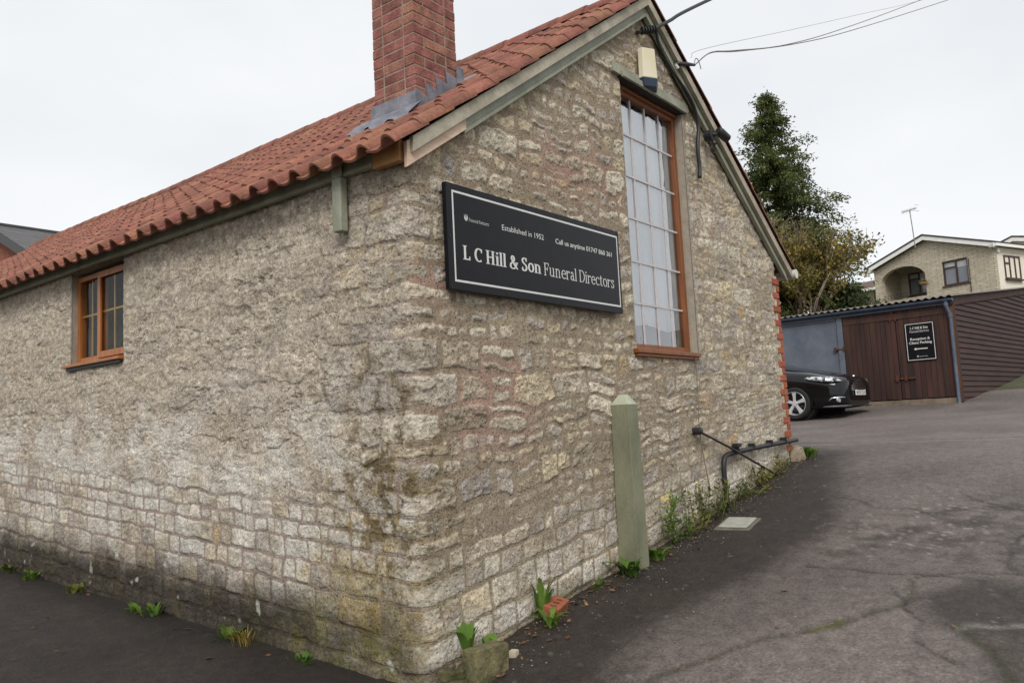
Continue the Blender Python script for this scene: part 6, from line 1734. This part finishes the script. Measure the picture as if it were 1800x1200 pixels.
# ================================================================ SMALL THINGS ON THE GROUND
def build_loose():
    rng = np.random.RandomState(41)
    # perforated brick on the ground
    bx, by = 1.10, -0.085; bz = gzf(bx, by)
    t = thing('loose_brick', 'orange brick with three holes lying at the foot of the gable', 'brick', (bx, by, bz + 0.012), RAD(28))
    t.rotation_euler = (RAD(16), RAD(-5), RAD(16))
    bm = bmesh.new(); L, W_, H_ = 0.108, 0.052, 0.066
    out = [(-L, -W_), (L, -W_), (L, W_), (-L, W_)]
    holes = [[(cx + 0.023 * math.cos(-a * math.pi / 7), 0.020 * math.sin(-a * math.pi / 7)) for a in range(14)] for cx in (-0.06, 0.0, 0.06)]
    o = wall_with_holes(out, holes, lambda a, b, d: (a, b, H_ - d), H_, 'block', pmat('loose orange brick', C(132, 72, 48), C(156, 92, 66), scale=16, rough=0.9, bump=0.003, bscale=80, speck=0.15), t)
    MB().box(-L + .004, L - .004, -W_ + .004, W_ - .004, 0.0, 0.02).build('hole_floor', pmat('dark clay', C(70, 36, 24), None, rough=0.95), t)
    m = o.modifiers.new('bevel', 'BEVEL'); m.width = 0.003; m.limit_method = 'ANGLE'; m.angle_limit = RAD(50)
    # mossy kerb block and small stones at the corner
    mossy = pmat('mossy stone', C(58, 58, 30), C(116, 108, 76), scale=9, rough=0.95, bump=0.012, bscale=30, speck=0.2)
    def rough_block(name, label, c, size, rz, seed, cat='stone', mat=mossy, rnd=0.012, cuts=5, rnded=0.10):
        bm = bmesh.new(); bmesh.ops.create_cube(bm, size=1.0)
        bmesh.ops.subdivide_edges(bm, edges=bm.edges[:], cuts=cuts, use_grid_fill=True)
        for v in bm.verts:
            p = v.co.copy(); q = Vector((max(-.5, min(.5, p.x)), p.y, p.z))
            k = 1 - rnded * ((abs(p.x) * 2) ** 6 + (abs(p.y) * 2) ** 6 + (abs(p.z) * 2) ** 6) / 3 * (1.0)
            v.co = Vector((p.x * size[0], p.y * size[1], p.z * size[2])) * k
            nz = [float(noise2(v.co.x * 14 + i * 9.1 + seed, v.co.y * 14 + v.co.z * 11 + i * 3.3, seed + i)) for i in range(3)]
            v.co += Vector(nz) * rnd
        me = bpy.data.meshes.new(name); bm.to_mesh(me); bm.free(); me.polygons.foreach_set('use_smooth', [True] * len(me.polygons)); me.set_sharp_from_angle(angle=RAD(45))
        o = link_mesh(name, me, None, mat); o.location = c; o.rotation_euler = (0, 0, rz)
        return tag(o, label, cat)
    rough_block('kerb_stone', 'mossy squared stone block standing against the corner foot', (0.245, -0.235, gzf(.24, -.25) + 0.055), (0.27, 0.11, 0.24), RAD(-4), 3)
    rough_block('loose_stone', 'flat mossy stone wedged between the corner and the kerb block', (0.07, -0.13, gzf(.05, -.15) + 0.07), (0.14, 0.06, 0.045), RAD(-25), 5)
    rough_block('loose_stone', 'lower of two mossy stones wedged at the building corner', (0.05, -0.16, gzf(.05, -.15) + 0.02), (0.16, 0.07, 0.05), RAD(-18), 7)
    rough_block('corner_boulder', 'rounded boulder at the far brick corner of the gable', (5.84, -0.02, gzf(5.85, -.05) + 0.04), (0.30, 0.24, 0.22), RAD(20), 9, rnded=0.55, mat=pmat('grey boulder', C(126, 114, 96), C(158, 146, 126), scale=9, rough=0.95, bump=0.008, bscale=40), rnd=0.03)
    rough_block('loose_stone', 'small pale pebble on the dirt beside the kerb block', (0.50, -0.22, gzf(.5, -.22) + 0.014), (0.05, 0.045, 0.04), 0.4, 11, mat=pmat('pale pebble', C(176, 164, 140), C(196, 184, 160), scale=9, rough=0.9), cuts=3, rnd=0.006)
    # plants: each clump a thing of its own
    green = leaf_mat('weed leaves', C(58, 88, 34), C(104, 132, 54), 0.4, 0.35)
    olive = leaf_mat('olive weed leaves', C(70, 82, 36), C(120, 116, 52), 0.4, 0.3)
    straw = leaf_mat('dry grass blades', C(128, 116, 50), C(176, 150, 76), 0.35, 0.3)
    stem = pmat('weed stem', C(80, 92, 44), C(110, 108, 60), scale=20, rough=0.8)
    def blades(n, R_, h, w, lean, seg=4, curl=0.5, mat=green, serr=0.0):
        """arching strap leaves from one root"""
        V = []; F = []; A = []
        for i in range(n):
            a = rng.rand() * 6.283; L = h * rng.uniform(.55, 1.1); ww = w * rng.uniform(.7, 1.2); ln = lean * rng.uniform(.4, 1.3)
            d = np.array([math.cos(a), math.sin(a)]); p0 = d * R_ * rng.rand(); r = rng.rand(); n0 = len(V)
            for k in range(seg + 1):
                f = k / seg; out = ln * L * (f ** (1 + curl)); up = L * math.sin(min(1.45, f * (1.2 + .35 * ln)) ) * .95
                ctr = np.array([p0[0] + d[0] * out, p0[1] + d[1] * out, up * (1 - .25 * ln * f)])
                hw = ww * (math.sin(math.pi * min(1, .12 + .88 * f)) ** .7) * (1 - serr * (k % 2)) * .5
                nn = np.array([-d[1], d[0], 0]) * hw; V += [ctr - nn, ctr + nn]; A += [r, r]
            for k in range(seg): b = n0 + 2 * k; F.append((b, b + 1, b + 3, b + 2))
        return np.array(V), np.array(F), np.array(A)
    def clump(name, label, x, y, mat, group=None, **k):
        z = gzf(x, y) + 0.004; t = thing(name, label, 'plant', (x, y, z), 0, group)
        V, F, A = blades(mat=mat, **k)
        np_mesh('leaves', V, F, mat, t, True, attr={'rnd': A})
        return t
    clump('dandelion_plant', 'tall clump of upright green leaves behind the loose brick', 1.02, 0.0 - 0.05, green, n=20, R_=0.05, h=0.30, w=0.05, lean=0.35, seg=7, serr=0.45)
    clump('dandelion_plant', 'green toothed leaves in front of the loose brick', 0.90, -0.20, green, n=14, R_=0.05, h=0.12, w=0.045, lean=1.0, seg=7, serr=0.45)
    clump('dandelion_plant', 'bright green leaves sprouting above the mossy block', 0.20, -0.14, green, n=9, R_=0.03, h=0.17, w=0.055, lean=0.45, seg=4).location.z += 0.13
    clump('dandelion_plant', 'small single green leaf beside the mossy block', 0.40, -0.13, green, n=4, R_=0.02, h=0.09, w=0.06, lean=0.7, seg=4).location.z += 0.06
    clump('dandelion_plant', 'leafy green weed at the left foot of the post', 1.93, -0.16, green, n=22, R_=0.08, h=0.15, w=0.05, lean=1.1, seg=5)
    clump('dandelion_plant', 'small green weed just right of the post foot', 2.33, -0.17, green, n=12, R_=0.05, h=0.13, w=0.045, lean=0.9, seg=5)
    clump('dandelion_plant', 'low green sprig on the dirt left of the post', 1.60, -0.10, green, n=8, R_=0.04, h=0.08, w=0.035, lean=1.1, seg=4)
    # taller weeds with stems right of the post
    def tall_weed(label, x, y, n, h, flower=False):
        z = gzf(x, y); t = thing('tall_weed', label, 'plant', (x, y, z), 0, 'weeds along the gable foot')
        P, D, N_ = [], [], []; mb = MB()
        for i in range(n):
            a = rng.rand() * 6.283; L = h * rng.uniform(.5, 1.0); r0 = rng.rand() * .14
            b = np.array([r0 * math.cos(a) * 1.6, -abs(r0 * math.sin(a)) + .02, 0]); e = b + np.array([rng.normal(0, .09), rng.normal(-.03, .05), L])
            mb.tube([b, (b + e) / 2 + rng.normal(0, .012, 3), e], [.0045, .0035, .002], 4)
            m_ = int(L * 85); f = rng.rand(m_)[:, None] ** .8
            P.append(b + (e - b) * f + rng.normal(0, .022, (m_, 3))); D.append(rng.normal(0, 1, (m_, 3)) + np.array([0, 0, .5])); N_.append(rng.normal(0, 1, (m_, 3)))
        mb.build('stems', stem, t, smooth=True)
        P = np.concatenate(P); k = len(P)
        leaf_mesh('leaves', P, np.concatenate(D), np.concatenate(N_), rng.uniform(.03, .075, k), rng.uniform(.010, .024, k), olive if not flower else green, t, rng.rand(k))
        if flower:
            P = np.array([[-.09, -.02, h * .86]]) + rng.normal(0, .022, (26, 3)); k = 26
            leaf_mesh('yellow_flowers', P, rng.normal(0, 1, (k, 3)), rng.normal(0, 1, (k, 3)), .035, .03, leaf_mat('yellow petals', C(190, 176, 90), C(214, 200, 120), .2, .3), t, rng.rand(k))
    tall_weed('straggly weed with a pale yellow flower right of the green post', 2.80, -0.08, 8, 0.40, True)
    tall_weed('dense olive weed between the flowering weed and the bent pipe', 3.05, -0.08, 9, 0.22)
    tall_weed('dark green weed clump left of the bent pipe', 3.42, -0.06, 9, 0.36)
    tall_weed('thin weed behind the drain cover at the pipe foot', 3.80, -0.06, 6, 0.30)
    tall_weed('low sprawling weed right of the bent pipe', 4.25, -0.06, 12, 0.18)
    tall_weed('low weed mat under the slanting bar', 4.75, -0.06, 12, 0.16)
    tall_weed('weed tuft where the slanting bar meets the ground', 5.25, -0.08, 8, 0.16)
    clump('dandelion_plant', 'bright green tuft by the boulder at the far corner', 5.93, -0.12, green, n=26, R_=0.10, h=0.14, w=0.045, lean=0.9, seg=4)
    # weeds at the foot of the side wall
    for i, (y, lb, mt, hh) in enumerate(((0.95, 'small two-leaved seedling by the side wall near the corner', green, .06), (1.55, 'dry straw tuft at the foot of the side wall', straw, .17), (1.72, 'leafy green weed beside the dry straw tuft', green, .12), (2.75, 'green weed patch midway along the side wall', green, .14), (2.95, 'sparse green weed next to the midway patch', green, .10), (4.05, 'grassy tuft below the casement window', olive, .10), (4.95, 'pale green weed left of the casement window', green, .13), (5.5, 'leaning weed at the left end of the side wall', olive, .12))):
        clump('wall_weed', lb, -0.09, y, mt, 'weeds along the side wall', n=16 if mt is not straw else 46, R_=0.09, h=hh * 0.8, w=0.035 if mt is not straw else 0.006, lean=0.9, seg=4)
    # fallen leaves, grit: too small and many to pick apart
    lt = leaf_mat('fallen leaf litter', C(92, 62, 42), C(140, 98, 64), 0.45, 0.1)
    n = 170; x = np.concatenate([rng.uniform(-1.6, -.1, 40), rng.uniform(.2, 6, 112), rng.uniform(.4, 5, 18)]); y = np.concatenate([rng.uniform(-.5, 6, 40), -.06 - np.abs(rng.normal(0, .12, 112)), rng.uniform(-3.2, -.6, 18)])
    P = np.stack([x, y, gz(x, y) + .014], -1); a = rng.rand(n) * 6.283
    D = np.stack([np.cos(a), np.sin(a), rng.normal(.1, .2, n)], -1); N_ = np.stack([rng.normal(0, .25, n), rng.normal(0, .25, n), np.ones(n)], -1)
    o = leaf_mesh('fallen_leaves', P, D, N_, rng.uniform(.025, .06, n), rng.uniform(.015, .04, n), lt, None, rng.rand(n)); tag(o, 'brown fallen leaves strewn along the wall foot and tarmac', 'leaves', kind='stuff')
    # grit
    n = 800; x = np.concatenate([rng.uniform(.1, 6, 560), rng.uniform(-.6, 5, 240)]); y = np.concatenate([-.05 - np.abs(rng.normal(0, .18, 560)), rng.uniform(-3.4, -.3, 240)])
    r = rng.uniform(.002, .008, n); base = np.array([[1, 0, 0], [-.5, .87, 0], [-.5, -.87, 0], [0, 0, .9]]); F0 = np.array([[0, 1, 3], [1, 2, 3], [2, 0, 3]])
    an = rng.rand(n) * 6.283; ca, sa = np.cos(an), np.sin(an)
    V = np.stack([base[None, :, 0] * ca[:, None] - base[None, :, 1] * sa[:, None], base[None, :, 0] * sa[:, None] + base[None, :, 1] * ca[:, None], np.broadcast_to(base[None, :, 2], (n, 4))], -1) * r[:, None, None]
    V += np.stack([x, y, gz(x, y) + .004], -1)[:, None]; F = (F0[None] + 4 * np.arange(n)[:, None, None]).reshape(-1, 3)
    o = np_mesh('grit', V.reshape(-1, 3), F, pmat('grit stones', C(96, 86, 74), C(160, 150, 136), scale=60, rough=0.9), None, False); tag(o, 'loose pale grit scattered over the tarmac', 'grit', kind='stuff')
    # scraps of litter
    for x, y, lb in ((9.0, -2.25, 'larger white paper scrap on the far tarmac'), (8.85, -2.05, 'smaller white paper scrap on the far tarmac'), (11.5, -3.3, 'white scrap on the tarmac near the joint')):
        z = gzf(x, y) + 0.012; o = MB().add([(x - .09, y - .03, z), (x + .02, y - .06, z + .02), (x + .10, y + .02, z + .004), (x - .01, y + .05, z + .025)], [(0, 1, 2, 3)]).build('litter_scrap', pmat('white paper', (.7, .7, .7), None, rough=.8), None)
        o.modifiers.new('th', 'SOLIDIFY').thickness = 0.003; tag(o, lb, 'litter')
build_loose()
